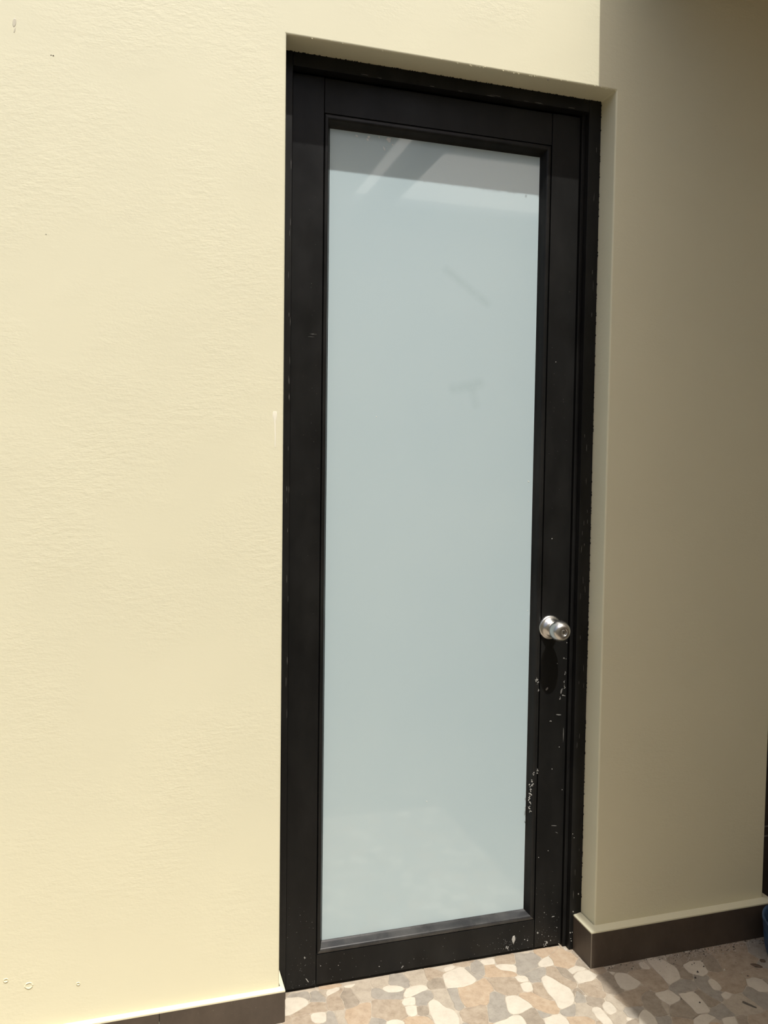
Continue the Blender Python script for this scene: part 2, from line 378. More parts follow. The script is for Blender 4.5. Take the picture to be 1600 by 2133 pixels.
('B',[8948,-2406,9050,-2413,9147,-2404,9160,-2306,9180,-2205,9208,-2105,9235,-2003,9300,-1936,9315,-1856,9313,-1753,9314,-1646,9372,-1577,9328,-1508,9236,-1475,9142,-1497,9053,-1547,8964,-1598,8900,-1676,8854,-1768,8827,-1868,8776,-1949,8743,-2035,8758,-2124,8785,-2224,8787,-2327,8849,-2386]),
('T',[9410,-1567,9533,-1573,9659,-1570,9777,-1534,9865,-1455,9894,-1336,9914,-1212,9933,-1088,9933,-962,9933,-835,9935,-708,9922,-602,9848,-682,9722,-657,9614,-619,9492,-609,9366,-607,9243,-617,9154,-690,9187,-807,9222,-928,9267,-1048,9251,-1158,9252,-1254,9326,-1357,9331,-1477]),
('G',[8362,-2324,8421,-2247,8495,-2176,8581,-2119,8668,-2080,8729,-2033,8704,-1960,8612,-1926,8513,-1907,8410,-1907,8318,-1872,8234,-1921,8167,-1983,8167,-2084,8146,-2181,8193,-2240,8271,-2294]),
('G',[10088,-1786,10146,-1792,10159,-1760,10104,-1747,10041,-1745,9982,-1728,9933,-1739,9966,-1772,10027,-1773]),
('B',[9144,-663,9229,-608,9335,-593,9442,-593,9545,-611,9643,-595,9653,-509,9674,-405,9731,-320,9754,-273,9683,-202,9588,-204,9498,-258,9397,-287,9289,-287,9187,-261,9094,-232,9011,-292,8914,-340,8808,-345,8721,-354,8708,-438,8795,-490,8874,-550,8958,-571,9055,-614]),
('G',[7407,-1446,7493,-1431,7513,-1334,7556,-1246,7553,-1182,7513,-1103,7513,-1002,7448,-981,7394,-1064,7334,-1149,7266,-1223,7213,-1308,7215,-1389,7311,-1414]),
('E',[7311,-2104,7382,-2057,7402,-1962,7413,-1863,7414,-1760,7473,-1687,7489,-1613,7454,-1522,7394,-1455,7299,-1427,7206,-1399,7179,-1455,7127,-1541,7075,-1627,7025,-1715,6978,-1799,7027,-1858,7123,-1884,7212,-1932,7267,-2018]),
('E',[8145,-1963,8224,-1910,8303,-1854,8313,-1758,8312,-1659,8274,-1568,8253,-1468,8267,-1370,8215,-1297,8134,-1318,8058,-1382,7989,-1451,7997,-1535,8062,-1612,8067,-1715,8067,-1817,8069,-1909]),
('E',[7867,-2426,7955,-2405,8028,-2339,8063,-2255,8130,-2183,8153,-2089,8147,-1992,8075,-1933,8005,-1962,7923,-2007,7823,-2035,7743,-1993,7707,-1989,7707,-2087,7707,-2189,7686,-2288,7680,-2378,7772,-2399]),
('E',[9172,-2404,9231,-2342,9292,-2261,9352,-2179,9392,-2092,9362,-1999,9300,-1947,9247,-2017,9220,-2114,9193,-2212,9173,-2311]),
('G',[8924,-2903,8984,-2834,9005,-2737,9066,-2656,9124,-2576,9151,-2487,9092,-2427,8994,-2427,8895,-2407,8802,-2391,8766,-2476,8733,-2571,8692,-2666,8598,-2667,8579,-2719,8667,-2758,8761,-2796,8842,-2853]),
('B',[8009,-2526,8113,-2513,8219,-2524,8290,-2464,8338,-2373,8293,-2308,8192,-2326,8089,-2347,7995,-2384,7933,-2461]),
('T',[8125,-1123,8180,-1044,8214,-945,8253,-847,8254,-748,8234,-650,8161,-676,8060,-707,7953,-707,7848,-707,7815,-740,7913,-774,7983,-850,8031,-946,8077,-1039]),
('G',[9871,-1864,9898,-1791,9956,-1714,10058,-1732,10158,-1743,10251,-1773,10348,-1779,10446,-1760,10540,-1739,10574,-1649,10605,-1554,10631,-1459,10590,-1382,10501,-1337,10416,-1286,10323,-1284,10231,-1321,10133,-1348,10038,-1379,9946,-1416,9883,-1448,9824,-1524,9805,-1584,9820,-1681,9847,-1774]),
('B',[10626,-1386,10703,-1335,10751,-1249,10801,-1167,10739,-1094,10753,-990,10767,-891,10728,-808,10648,-751,10571,-749,10563,-846,10535,-946,10497,-1042,10450,-1135,10405,-1224,10451,-1288,10538,-1341]),
('G',[10768,-2362,10859,-2301,10904,-2196,10941,-2084,11042,-2040,10991,-1947,10895,-1894,10911,-1773,10937,-1655,10976,-1539,11072,-1475,11144,-1395,11120,-1307,11008,-1340,10917,-1258,10824,-1192,10748,-1272,10688,-1372,10639,-1476,10607,-1591,10575,-1705,10581,-1810,10600,-1927,10626,-2043,10666,-2155,10706,-2267]),
('B',[10349,-2466,10444,-2453,10540,-2435,10628,-2388,10723,-2374,10712,-2310,10675,-2218,10637,-2125,10606,-2028,10587,-1930,10572,-1833,10512,-1768,10418,-1785,10347,-1823,10366,-1917,10365,-2019,10347,-2117,10347,-2218,10327,-2316,10306,-2411]),
('B',[11489,-1286,11586,-1280,11684,-1273,11731,-1196,11753,-1098,11782,-1000,11814,-903,11848,-807,11872,-709,11887,-611,11873,-513,11851,-418,11801,-367,11718,-418,11643,-477,11583,-557,11532,-647,11454,-710,11425,-800,11390,-896,11353,-991,11323,-1086,11325,-1175,11408,-1229]),
('T',[11289,-2187,11420,-2176,11543,-2158,11661,-2092,11770,-2011,11878,-1941,11949,-1825,12028,-1719,12053,-1588,12104,-1467,11992,-1406,11860,-1365,11752,-1284,11620,-1287,11484,-1299,11370,-1222,11277,-1215,11166,-1284,11152,-1408,11202,-1512,11214,-1646,11187,-1782,11139,-1908,11022,-1967,11105,-2031,11202,-2090]),
('G',[10265,-2944,10331,-2879,10433,-2873,10535,-2873,10633,-2891,10720,-2902,10736,-2827,10726,-2733,10733,-2633,10733,-2532,10751,-2437,10698,-2387,10607,-2415,10518,-2459,10417,-2468,10323,-2470,10267,-2534,10217,-2618,10121,-2630,10152,-2707,10209,-2791,10200,-2878]),
('E',[11128,-2966,11237,-2973,11347,-2973,11456,-2971,11547,-2922,11550,-2820,11539,-2712,11533,-2603,11513,-2495,11498,-2387,11476,-2281,11441,-2191,11337,-2207,11231,-2193,11139,-2249,11043,-2304,10934,-2321,10847,-2332,10770,-2401,10747,-2506,10747,-2615,10743,-2725,10751,-2826,10814,-2894,10920,-2914,11020,-2953]),
('G',[11727,-2966,11822,-2953,11901,-2899,11972,-2829,12013,-2745,12015,-2644,12052,-2549,12107,-2467,12112,-2371,12044,-2311,11958,-2268,11933,-2168,11908,-2073,11844,-2008,11759,-2040,11678,-2098,11588,-2144,11510,-2202,11493,-2289,11512,-2386,11527,-2485,11547,-2583,11548,-2684,11567,-2782,11564,-2878,11637,-2929]),
('B',[12426,-2324,12497,-2263,12560,-2185,12629,-2111,12691,-2036,12690,-1940,12614,-1885,12520,-1857,12434,-1875,12427,-1971,12425,-2073,12420,-2172,12373,-2253]),
('B',[9627,-2721,9717,-2676,9819,-2640,9919,-2613,9950,-2605,9858,-2567,9854,-2455,9873,-2350,9873,-2243,9873,-2135,9873,-2027,9882,-1922,9863,-1957,9788,-2031,9685,-2063,9581,-2090,9477,-2111,9391,-2148,9328,-2232,9263,-2317,9203,-2406,9165,-2474,9257,-2511,9354,-2559,9449,-2610,9542,-2663]),
('T',[11185,-3484,11284,-3473,11378,-3443,11463,-3397,11524,-3316,11597,-3245,11677,-3183,11737,-3104,11772,-3030,11699,-2967,11607,-2932,11515,-2960,11417,-2987,11315,-2987,11212,-2987,11113,-2974,11016,-2974,10960,-3052,10888,-3120,10847,-3211,10842,-3301,10928,-3345,11013,-3401,11090,-3458]),
('B',[10569,-3326,10662,-3303,10762,-3286,10825,-3234,10864,-3136,10931,-3057,10990,-2982,10917,-2927,10818,-2907,10718,-2919,10662,-2999,10620,-3094,10572,-3191,10484,-3215,10496,-3257]),
('T',[9444,-3064,9533,-3027,9576,-2955,9505,-2899,9565,-2812,9610,-2728,9534,-2675,9445,-2625,9356,-2576,9265,-2530,9178,-2503,9132,-2590,9072,-2673,9013,-2752,9033,-2821,9130,-2839,9216,-2897,9277,-2979,9349,-3038]),
('T',[12108,-1446,12234,-1426,12364,-1412,12492,-1386,12622,-1377,12731,-1338,12793,-1227,12907,-1159,13006,-1084,12982,-960,12955,-833,12907,-722,12781,-707,12649,-701,12519,-687,12388,-687,12257,-691,12131,-728,12005,-766,11883,-806,11826,-916,11784,-1041,11749,-1166,11765,-1276,11867,-1352,11992,-1392]),
('T',[12682,-1904,12725,-1818,12797,-1743,12860,-1660,12945,-1612,12905,-1540,12822,-1481,12750,-1409,12656,-1397,12556,-1387,12456,-1407,12355,-1427,12252,-1432,12157,-1465,12087,-1529,12055,-1624,12047,-1716,12138,-1731,12239,-1713,12336,-1756,12397,-1836,12492,-1836,12593,-1860]),
('T',[11874,-785,12004,-753,12140,-713,12278,-674,12422,-673,12565,-673,12706,-693,12849,-693,12975,-705,13051,-590,13127,-470,13198,-349,13187,-231,13075,-156,12948,-214,12808,-246,12667,-228,12531,-222,12398,-267,12259,-258,12134,-192,12004,-187,11886,-254,11849,-378,11887,-513,11888,-652]),
('G',[13112,-1204,13207,-1193,13274,-1108,13377,-1076,13433,-998,13446,-892,13475,-787,13514,-685,13561,-584,13648,-518,13746,-484,13737,-385,13679,-299,13600,-230,13501,-257,13399,-291,13297,-322,13210,-354,13156,-446,13101,-540,13042,-632,12980,-719,12967,-814,12987,-920,13008,-1025,13045,-1125]),
('B',[10764,-823,10845,-734,10977,-691,11108,-648,11242,-656,11373,-695,11492,-669,11566,-557,11649,-447,11763,-377,11830,-281,11733,-207,11599,-224,11479,-164,11401,-233,11296,-307,11181,-236,11120,-135,10990,-153,10875,-225,10751,-282,10629,-343,10531,-434,10502,-552,10546,-677,10660,-742]),
('C',[172,112,270,107,365,140,458,187,551,233,639,287,732,333,802,400,818,492,779,586,715,663,627,714,529,733,428,752,328,760,269,698,250,599,247,495,227,393,190,299,167,200]),
('C',[1006,-386,1076,-339,1103,-238,1125,-135,1128,-33,1039,10,933,14,833,19,767,-43,754,-146,753,-250,805,-332,906,-357]),
('C',[1311,577,1401,605,1493,643,1584,684,1668,732,1689,806,1614,848,1521,816,1421,813,1347,759,1308,670]),
('C',[1908,754,1994,749,2068,792,2124,850,2054,855,1966,860,1881,853,1801,840,1826,776]),
('C',[3028,254,3125,247,3215,273,3271,339,3230,424,3151,477,3060,513,2965,540,2869,553,2776,529,2731,456,2773,370,2841,300,2931,267]),
('C',[3191,-27,3288,-32,3385,-8,3482,19,3577,56,3672,94,3771,113,3852,152,3853,248,3802,321,3710,353,3610,359,3513,360,3417,329,3322,301,3262,222,3200,144,3167,51]),
('C',[4668,-6,4776,-13,4882,7,4989,27,5088,67,5172,132,5193,224,5172,330,5144,435,5115,541,5093,649,5074,754,5008,799,4904,777,4798,749,4693,719,4589,687,4489,646,4415,575,4393,470,4371,363,4349,256,4333,149,4351,53,4453,27,4560,7]),
('C',[4007,-1346,4105,-1332,4146,-1234,4179,-1130,4193,-1023,4188,-914,4166,-809,4099,-729,4018,-658,3973,-557,3952,-449,3909,-352,3828,-286,3738,-318,3663,-390,3632,-494,3607,-600,3582,-707,3567,-814,3567,-925,3560,-1035,3547,-1142,3588,-1226,3692,-1253,3798,-1282,3904,-1314]),
('C',[3091,-747,3189,-753,3260,-706,3287,-609,3312,-508,3331,-410,3256,-366,3157,-347,3067,-368,3047,-466,3027,-567,3033,-668]),
('C',[3227,-346,3322,-349,3367,-269,3391,-174,3409,-81,3331,-47,3233,-47,3144,-55,3077,-125,3029,-208,3050,-300,3131,-333]),
('C',[2822,-1004,2863,-923,2817,-830,2741,-767,2639,-744,2539,-748,2447,-793,2421,-880,2517,-915,2619,-949,2723,-976]),
('C',[4531,713,4633,727,4739,747,4832,795,4870,870,4782,913,4675,908,4574,874,4525,804]),
('C',[5867,674,5961,682,5993,776,6020,872,5978,933,5877,933,5774,933,5673,933,5608,881,5627,785,5669,708,5767,689]),
('C',[6324,157,6372,241,6419,335,6451,430,6400,512,6304,550,6206,588,6112,620,6009,612,5918,576,5947,482,5990,389,6074,331,6172,292,6260,234]),
('C',[6464,-266,6497,-195,6513,-100,6472,-24,6379,3,6282,15,6208,-5,6207,-102,6207,-200,6270,-253,6368,-253]),
('C',[6229,-667,6329,-659,6415,-625,6452,-529,6479,-428,6493,-328,6422,-287,6318,-287,6219,-302,6187,-393,6171,-495,6167,-598]),
('C',[6750,-1506,6868,-1479,6991,-1446,7107,-1398,7195,-1315,7259,-1207,7307,-1090,7335,-968,7353,-844,7316,-727,7251,-617,7202,-499,7161,-378,7104,-264,7026,-173,6908,-202,6828,-288,6794,-408,6767,-532,6747,-657,6727,-782,6727,-909,6747,-1034,6746,-1163,6722,-1289,6693,-1410]),
('C',[5608,-1366,5707,-1372,5799,-1333,5894,-1297,5988,-1259,6083,-1230,6098,-1148,6073,-1052,6035,-958,5995,-865,5950,-775,5888,-702,5792,-682,5695,-672,5608,-715,5564,-802,5538,-899,5506,-996,5473,-1092,5447,-1188,5448,-1287,5510,-1352]),
('C',[5624,-1826,5658,-1753,5673,-1653,5673,-1550,5667,-1451,5582,-1407,5484,-1388,5387,-1414,5300,-1464,5198,-1487,5095,-1488,4996,-1508,4909,-1550,4942,-1621,5036,-1655,5133,-1688,5233,-1712,5332,-1739,5431,-1767,5531,-1794]),
('C',[6605,-2106,6651,-2038,6672,-1942,6673,-1843,6652,-1747,6617,-1659,6523,-1647,6428,-1639,6339,-1670,6241,-1690,6147,-1708,6120,-1795,6093,-1889,6131,-1967,6224,-1994,6320,-2022,6416,-2049,6513,-2075]),
('C',[7188,194,7289,187,7389,187,7471,222,7495,318,7520,415,7514,511,7495,602,7405,575,7311,538,7224,486,7143,426,7071,360,7047,272,7090,206]),
('C',[7728,-304,7820,-262,7918,-216,8024,-233,8128,-233,8196,-177,8167,-101,8078,-46,7988,-8,7887,-29,7787,-64,7708,-109,7707,-211]),
('C',[7767,-702,7868,-693,7972,-693,8074,-693,8166,-654,8247,-593,8327,-534,8316,-448,8270,-356,8225,-267,8139,-247,8036,-247,7938,-239,7853,-291,7765,-345,7693,-412,7687,-512,7687,-616,7679,-690]),
('C',[8769,-1306,8865,-1301,8964,-1292,9055,-1255,9141,-1203,9230,-1158,9264,-1083,9233,-990,9195,-896,9170,-799,9137,-705,9076,-636,8984,-600,8894,-580,8807,-624,8741,-694,8708,-787,8683,-885,8650,-979,8647,-1080,8629,-1176,8690,-1250]),
('C',[8749,-626,8794,-608,8840,-580,8860,-541,8815,-515,8765,-490,8720,-481,8721,-528,8728,-583]),
('C',[9807,-666,9885,-631,9893,-534,9893,-434,9879,-340,9787,-327,9706,-364,9672,-455,9669,-553,9716,-636]),
('C',[9947,-1404,10048,-1359,10160,-1330,10267,-1289,10371,-1246,10428,-1149,10479,-1046,10522,-940,10552,-830,10550,-720,10508,-614,10472,-505,10430,-399,10346,-326,10251,-273,10144,-307,10031,-308,9987,-400,9972,-512,9967,-627,9947,-740,9947,-855,9947,-971,9947,-1087,9930,-1200,9912,-1312]),
('C',[9430,-2106,9527,-2092,9626,-2060,9727,-2035,9818,-1994,9853,-1909,9834,-1808,9824,-1705,9794,-1612,9727,-1567,9627,-1587,9521,-1587,9417,-1587,9331,-1617,9327,-1718,9327,-1822,9350,-1922,9385,-2019]),
('C',[7586,-2366,7659,-2326,7686,-2233,7693,-2134,7693,-2033,7693,-1932,7693,-1831,7693,-1732,7642,-1665,7550,-1654,7467,-1704,7427,-1783,7427,-1883,7410,-1982,7407,-2081,7427,-2179,7429,-2278,7495,-2335]),
('C',[7789,-2026,7885,-2000,7982,-1977,8036,-1892,8053,-1793,8053,-1689,8033,-1593,7955,-1536,7869,-1584,7793,-1651,7755,-1746,7735,-1846,7740,-1945]),
('C',[8645,-2666,8708,-2606,8739,-2509,8771,-2413,8773,-2311,8767,-2209,8735,-2118,8644,-2089,8563,-2146,8483,-2209,8415,-2282,8357,-2366,8310,-2456,8271,-2541,8353,-2580,8450,-2612,8550,-2638]),
('C',[8071,-2327,8117,-2333,8164,-2328,8199,-2300,8200,-2262,8158,-2244,8114,-2230,8080,-2255,8053,-2292]),
('C',[10068,-2606,10167,-2613,10247,-2569,10272,-2474,10304,-2378,10316,-2278,10333,-2179,10334,-2077,10353,-1979,10343,-1880,10309,-1793,10213,-1788,10113,-1806,10013,-1787,9920,-1781,9907,-1875,9887,-1973,9887,-2075,9887,-2177,9887,-2278,9887,-2381,9867,-2480,9877,-2574,9968,-2593]),
('C',[11026,-1946,11109,-1912,11164,-1837,11183,-1739,11202,-1642,11198,-1547,11146,-1473,11053,-1492,10986,-1555,10954,-1648,10929,-1746,10907,-1842,10933,-1928]),
('C',[10931,-2307,11031,-2292,11124,-2241,11213,-2187,11191,-2097,11124,-2035,11025,-2068,10932,-2112,10912,-2214]),
('C',[12168,-2326,12264,-2328,12336,-2264,12404,-2193,12403,-2099,12413,-1999,12413,-1901,12369,-1815,12300,-1748,12206,-1727,12109,-1747,12012,-1753,11961,-1834,11908,-1919,11879,-2003,11927,-2089,11948,-2187,11980,-2278,12071,-2307]),
('C',[9786,-3006,9873,-2968,9962,-2921,10058,-2890,10154,-2865,10202,-2802,10146,-2724,10083,-2651,9987,-2632,9889,-2627,9799,-2665,9704,-2696,9628,-2751,9569,-2831,9516,-2908,9596,-2949,9693,-2975]),
('C',[10487,-3206,10565,-3175,10609,-3084,10650,-2991,10682,-2904,10590,-2901,10489,-2887,10388,-2887,10305,-2924,10261,-3015,10216,-3103,10293,-3148,10391,-3174]),
('C',[11008,-1326,11101,-1295,11195,-1255,11272,-1196,11303,-1099,11335,-1001,11371,-904,11407,-808,11402,-722,11308,-692,11209,-666,11112,-661,11015,-692,10917,-726,10821,-757,10787,-841,10767,-940,10766,-1043,10773,-1134,10854,-1194,10936,-1256]),
('C',[11250,-286,11347,-287,11400,-204,11421,-104,11433,-2,11404,97,11390,198,11326,274,11237,277,11184,192,11162,92,11147,-10,11166,-111,11187,-211]),
('b',[4492,-2705,4585,-2694,4672,-2646,4740,-2574,4774,-2500,4790,-2400,4821,-2302,4865,-2213,4833,-2132,4753,-2141,4673,-2201,4602,-2270,4549,-2357,4507,-2430,4487,-2529,4449,-2622]),
('E',[13569,-1206,13663,-1193,13756,-1164,13844,-1121,13873,-1037,13877,-937,13912,-844,13888,-752,13829,-673,13792,-580,13732,-509,13643,-536,13569,-598,13528,-687,13490,-780,13466,-876,13447,-973,13433,-1068,13499,-1139]),
('C',[11909,-167,12007,-173,12102,-151,12169,-82,12171,14,12111,90,12031,147,11933,153,11838,131,11771,62,11769,-34,11829,-110]),
('p',[8366,-3306,8441,-3261,8460,-3166,8467,-3069,8441,-2977,8357,-2967,8254,-2966,8157,-2934,8066,-2891,7977,-2852,7890,-2893,7840,-2974,7828,-3068,7902,-3123,7998,-3151,8090,-3193,8188,-3218,8280,-3263]),
('b',[4065,-2422,4102,-2336,4148,-2245,4174,-2144,4231,-2067,4253,-1973,4221,-1878,4159,-1799,4080,-1738,3995,-1765,3913,-1826,3840,-1900,3759,-1962,3729,-2054,3778,-2141,3842,-2222,3904,-2304,3986,-2365]),
('b',[11811,-3987,11915,-3993,12023,-3993,12129,-3993,12172,-3950,12114,-3864,12054,-3774,11986,-3693,11912,-3647,11840,-3720,11769,-3798,11767,-3897]),
('t',[14468,-2626,14560,-2612,14641,-2558,14702,-2482,14756,-2400,14803,-2316,14775,-2234,14706,-2166,14612,-2146,14522,-2110,14449,-2163,14373,-2227,14316,-2307,14263,-2390,14229,-2480,14295,-2534,14384,-2577]),
('e',[6387,-3966,6463,-3915,6518,-3829,6576,-3744,6637,-3663,6653,-3564,6675,-3467,6687,-3372,6617,-3321,6534,-3380,6443,-3340,6408,-3419,6361,-3512,6290,-3589,6220,-3660,6212,-3748,6240,-3844,6300,-3922]),
('c',[2830,-3346,2923,-3349,2977,-3271,3010,-3178,3013,-3080,2996,-2982,2966,-2890,2899,-2820,2808,-2815,2752,-2891,2727,-2984,2727,-3084,2731,-3184,2766,-3276]),
('b',[2409,-1706,2501,-1682,2591,-1637,2686,-1594,2781,-1559,2852,-1503,2819,-1411,2773,-1321,2719,-1234,2675,-1145,2581,-1118,2497,-1145,2434,-1224,2345,-1277,2262,-1337,2182,-1391,2215,-1475,2287,-1548,2338,-1637]),
('t',[4205,-2983,4269,-2914,4351,-2854,4414,-2779,4468,-2701,4411,-2623,4313,-2591,4229,-2528,4136,-2494,4070,-2555,4017,-2643,4018,-2741,4072,-2829,4141,-2907]),
('e',[4309,-3986,4407,-3993,4506,-3993,4594,-3966,4613,-3875,4624,-3777,4622,-3683,4553,-3613,4481,-3551,4390,-3569,4300,-3608,4232,-3672,4196,-3763,4183,-3853,4227,-3936]),
('g',[3108,-3826,3203,-3817,3269,-3743,3246,-3648,3213,-3551,3137,-3487,3069,-3409,2986,-3352,2885,-3367,2792,-3330,2732,-3326,2786,-3410,2770,-3516,2715,-3603,2728,-3673,2824,-3704,2915,-3756,3010,-3797]),
('g',[13127,-2046,13209,-1998,13288,-1932,13346,-1851,13333,-1750,13358,-1652,13295,-1595,13218,-1530,13120,-1545,13024,-1573,12952,-1626,12968,-1712,13002,-1811,13007,-1915,13041,-1997]),
('g',[6589,-3986,6693,-3993,6800,-3993,6905,-3993,6987,-3948,6965,-3852,6899,-3773,6817,-3716,6721,-3678,6630,-3694,6566,-3774,6513,-3865,6498,-3943]),
('B',[206,654,259,710,311,801,379,875,433,928,358,993,271,1050,180,1093,103,1079,44,995,-43,937,-122,872,-153,785,-91,725,4,689,109,686]),
('b',[4524,-2363,4577,-2283,4642,-2202,4725,-2140,4776,-2073,4718,-1991,4679,-1894,4634,-1803,4550,-1787,4449,-1802,4351,-1833,4260,-1857,4263,-1937,4285,-2035,4352,-2113,4408,-2201,4462,-2289]),
('p',[14445,-1906,14497,-1834,14554,-1746,14627,-1674,14597,-1599,14515,-1535,14456,-1447,14390,-1369,14320,-1298,14229,-1311,14178,-1399,14123,-1489,14074,-1572,14128,-1654,14205,-1725,14269,-1806,14352,-1868]),
('c',[2328,-2486,2422,-2481,2493,-2419,2498,-2328,2453,-2242,2388,-2168,2309,-2108,2220,-2067,2125,-2049,2036,-2084,1989,-2166,2019,-2258,2077,-2337,2149,-2406,2233,-2459]),
('g',[-70,-884,16,-845,116,-833,198,-782,260,-704,305,-615,342,-521,338,-438,265,-371,180,-320,87,-281,-7,-247,-101,-268,-172,-329,-174,-429,-193,-529,-193,-631,-192,-731,-132,-809]),
('p',[1473,-3765,1570,-3773,1670,-3753,1764,-3734,1812,-3650,1776,-3565,1714,-3483,1668,-3393,1599,-3319,1525,-3276,1433,-3308,1334,-3340,1241,-3340,1254,-3427,1314,-3507,1380,-3584,1426,-3677]),
('b',[13883,-1684,13966,-1633,14043,-1569,14106,-1491,14156,-1405,14153,-1333,14073,-1275,13987,-1221,13913,-1152,13826,-1145,13735,-1190,13637,-1211,13551,-1254,13515,-1346,13486,-1443,13448,-1533,13493,-1600,13588,-1626,13687,-1646,13786,-1665]),
('e',[2683,-2224,2739,-2148,2793,-2058,2862,-1978,2935,-1904,2985,-1824,2939,-1732,2919,-1630,2879,-1540,2789,-1570,2692,-1607,2597,-1649,2505,-1696,2422,-1751,2389,-1847,2393,-1948,2451,-2031,2524,-2104,2598,-2178]),
('g',[1209,-1362,1284,-1304,1362,-1238,1409,-1147,1481,-1087,1412,-1018,1343,-943,1247,-938,1148,-946,1051,-972,1002,-1034,1048,-1109,1090,-1204,1162,-1276]),
('E',[10546,-366,10632,-326,10722,-281,10815,-244,10900,-192,10984,-141,10994,-83,10907,-40,10838,29,10765,95,10704,168,10608,156,10510,173,10413,184,10339,122,10257,69,10271,-23,10283,-121,10305,-205,10375,-275,10456,-330]),
('T',[9229,-266,9327,-273,9426,-272,9514,-228,9601,-182,9640,-112,9615,-17,9585,75,9506,113,9410,137,9316,177,9237,243,9214,335,9155,276,9070,227,9044,137,9032,42,9055,-54,9098,-143,9145,-218]),
('p',[7527,-3326,7608,-3295,7679,-3221,7751,-3149,7812,-3070,7827,-2972,7820,-2886,7743,-2823,7651,-2787,7550,-2787,7460,-2819,7388,-2891,7317,-2965,7276,-3053,7341,-3124,7421,-3190,7442,-3289]),
('c',[9147,-3266,9236,-3243,9289,-3164,9293,-3068,9260,-2977,9200,-2900,9118,-2849,9026,-2835,8952,-2892,8927,-2984,8938,-3080,8985,-3165,9057,-3231]),
('e',[3474,-3005,3570,-3013,3634,-2965,3667,-2871,3673,-2768,3688,-2668,3673,-2581,3627,-2490,3567,-2406,3504,-2324,3452,-2238,3388,-2246,3369,-2344,3330,-2441,3299,-2536,3353,-2615,3388,-2712,3414,-2812,3453,-2909]),
('t',[-111,-2944,-31,-2891,62,-2849,34,-2753,-7,-2657,-32,-2554,-86,-2478,-179,-2480,-193,-2578,-193,-2685,-193,-2792,-191,-2895]),
('p',[2711,-3987,2812,-3993,2918,-3993,3024,-3993,3127,-3993,3193,-3948,3173,-3856,3075,-3829,2975,-3796,2882,-3749,2789,-3702,2698,-3704,2686,-3803,2667,-3904]),
('c',[5708,-2386,5796,-2363,5854,-2286,5890,-2199,5856,-2109,5793,-2036,5707,-1992,5615,-2012,5556,-2085,5529,-2175,5561,-2266,5622,-2341]),
('e',[647,-3326,714,-3275,750,-3181,790,-3085,837,-2991,872,-2898,810,-2832,716,-2825,622,-2855,542,-2918,478,-2999,416,-3084,325,-3125,404,-3144,487,-3200,566,-3267]),
('g',[4647,-3664,4745,-3658,4843,-3641,4941,-3622,4985,-3538,5057,-3466,5067,-3390,4997,-3318,4916,-3256,4851,-3179,4757,-3176,4654,-3167,4557,-3152,4527,-3221,4527,-3324,4511,-3424,4510,-3520,4575,-3595]),
('b',[7829,-3986,7926,-3993,7994,-3937,8047,-3851,8096,-3765,8107,-3673,8029,-3621,7935,-3585,7842,-3547,7743,-3525,7652,-3483,7569,-3496,7506,-3574,7430,-3638,7413,-3727,7499,-3762,7588,-3808,7671,-3868,7745,-3934]),
('e',[1307,-3326,1402,-3301,1499,-3280,1567,-3225,1564,-3131,1513,-3051,1452,-2971,1390,-2890,1331,-2811,1241,-2797,1150,-2827,1147,-2911,1167,-3009,1187,-3108,1200,-3209,1216,-3296]),
('c',[5910,-3286,6003,-3277,6071,-3203,6112,-3110,6131,-3011,6115,-2912,6081,-2820,6022,-2738,5947,-2706,5860,-2748,5804,-2829,5782,-2927,5772,-3027,5792,-3126,5838,-3217]),
('p',[9547,-3626,9636,-3604,9721,-3552,9802,-3496,9795,-3406,9736,-3327,9675,-3245,9638,-3149,9597,-3069,9501,-3067,9414,-3111,9341,-3178,9307,-3266,9319,-3363,9347,-3460,9382,-3553,9450,-3612]),
('t',[3568,-3806,3669,-3812,3713,-3737,3701,-3637,3663,-3541,3591,-3473,3508,-3413,3407,-3407,3314,-3446,3249,-3522,3248,-3612,3286,-3706,3368,-3754,3470,-3773]),
('g',[13450,-3987,13552,-3993,13652,-3984,13673,-3890,13673,-3784,13684,-3684,13613,-3613,13530,-3556,13454,-3619,13366,-3673,13296,-3746,13308,-3841,13376,-3919]),
('e',[3034,-3146,3129,-3153,3227,-3132,3320,-3095,3410,-3054,3453,-2979,3431,-2883,3394,-2789,3372,-2690,3326,-2604,3248,-2574,3168,-2631,3082,-2687,2987,-2723,2918,-2781,2959,-2859,3006,-2949,3027,-3049]),
('t',[14493,-3985,14592,-3993,14696,-3993,14800,-3993,14902,-3982,14991,-3954,14993,-3854,14993,-3751,14961,-3656,14904,-3580,14815,-3534,14723,-3529,14645,-3593,14555,-3646,14472,-3699,14467,-3799,14456,-3900]),
('t',[2951,-2707,3041,-2690,3125,-2640,3210,-2587,3287,-2529,3317,-2436,3354,-2344,3372,-2252,3295,-2235,3199,-2238,3104,-2266,3007,-2284,2916,-2325,2829,-2345,2849,-2437,2882,-2530,2924,-2620]),
('t',[3433,-2184,3519,-2153,3602,-2098,3684,-2041,3730,-1963,3668,-1892,3589,-1829,3526,-1751,3434,-1715,3338,-1697,3248,-1734,3179,-1802,3208,-1889,3266,-1966,3354,-2014,3421,-2088]),
('g',[3647,-3486,3730,-3452,3797,-3394,3791,-3304,3740,-3220,3696,-3131,3681,-3048,3590,-3027,3493,-3028,3428,-3088,3439,-3183,3458,-3280,3494,-3371,3562,-3441]),
('c',[1690,-1746,1782,-1738,1852,-1668,1909,-1587,1934,-1491,1948,-1395,1920,-1301,1850,-1234,1758,-1242,1688,-1312,1631,-1393,1606,-1489,1592,-1585,1620,-1679]),
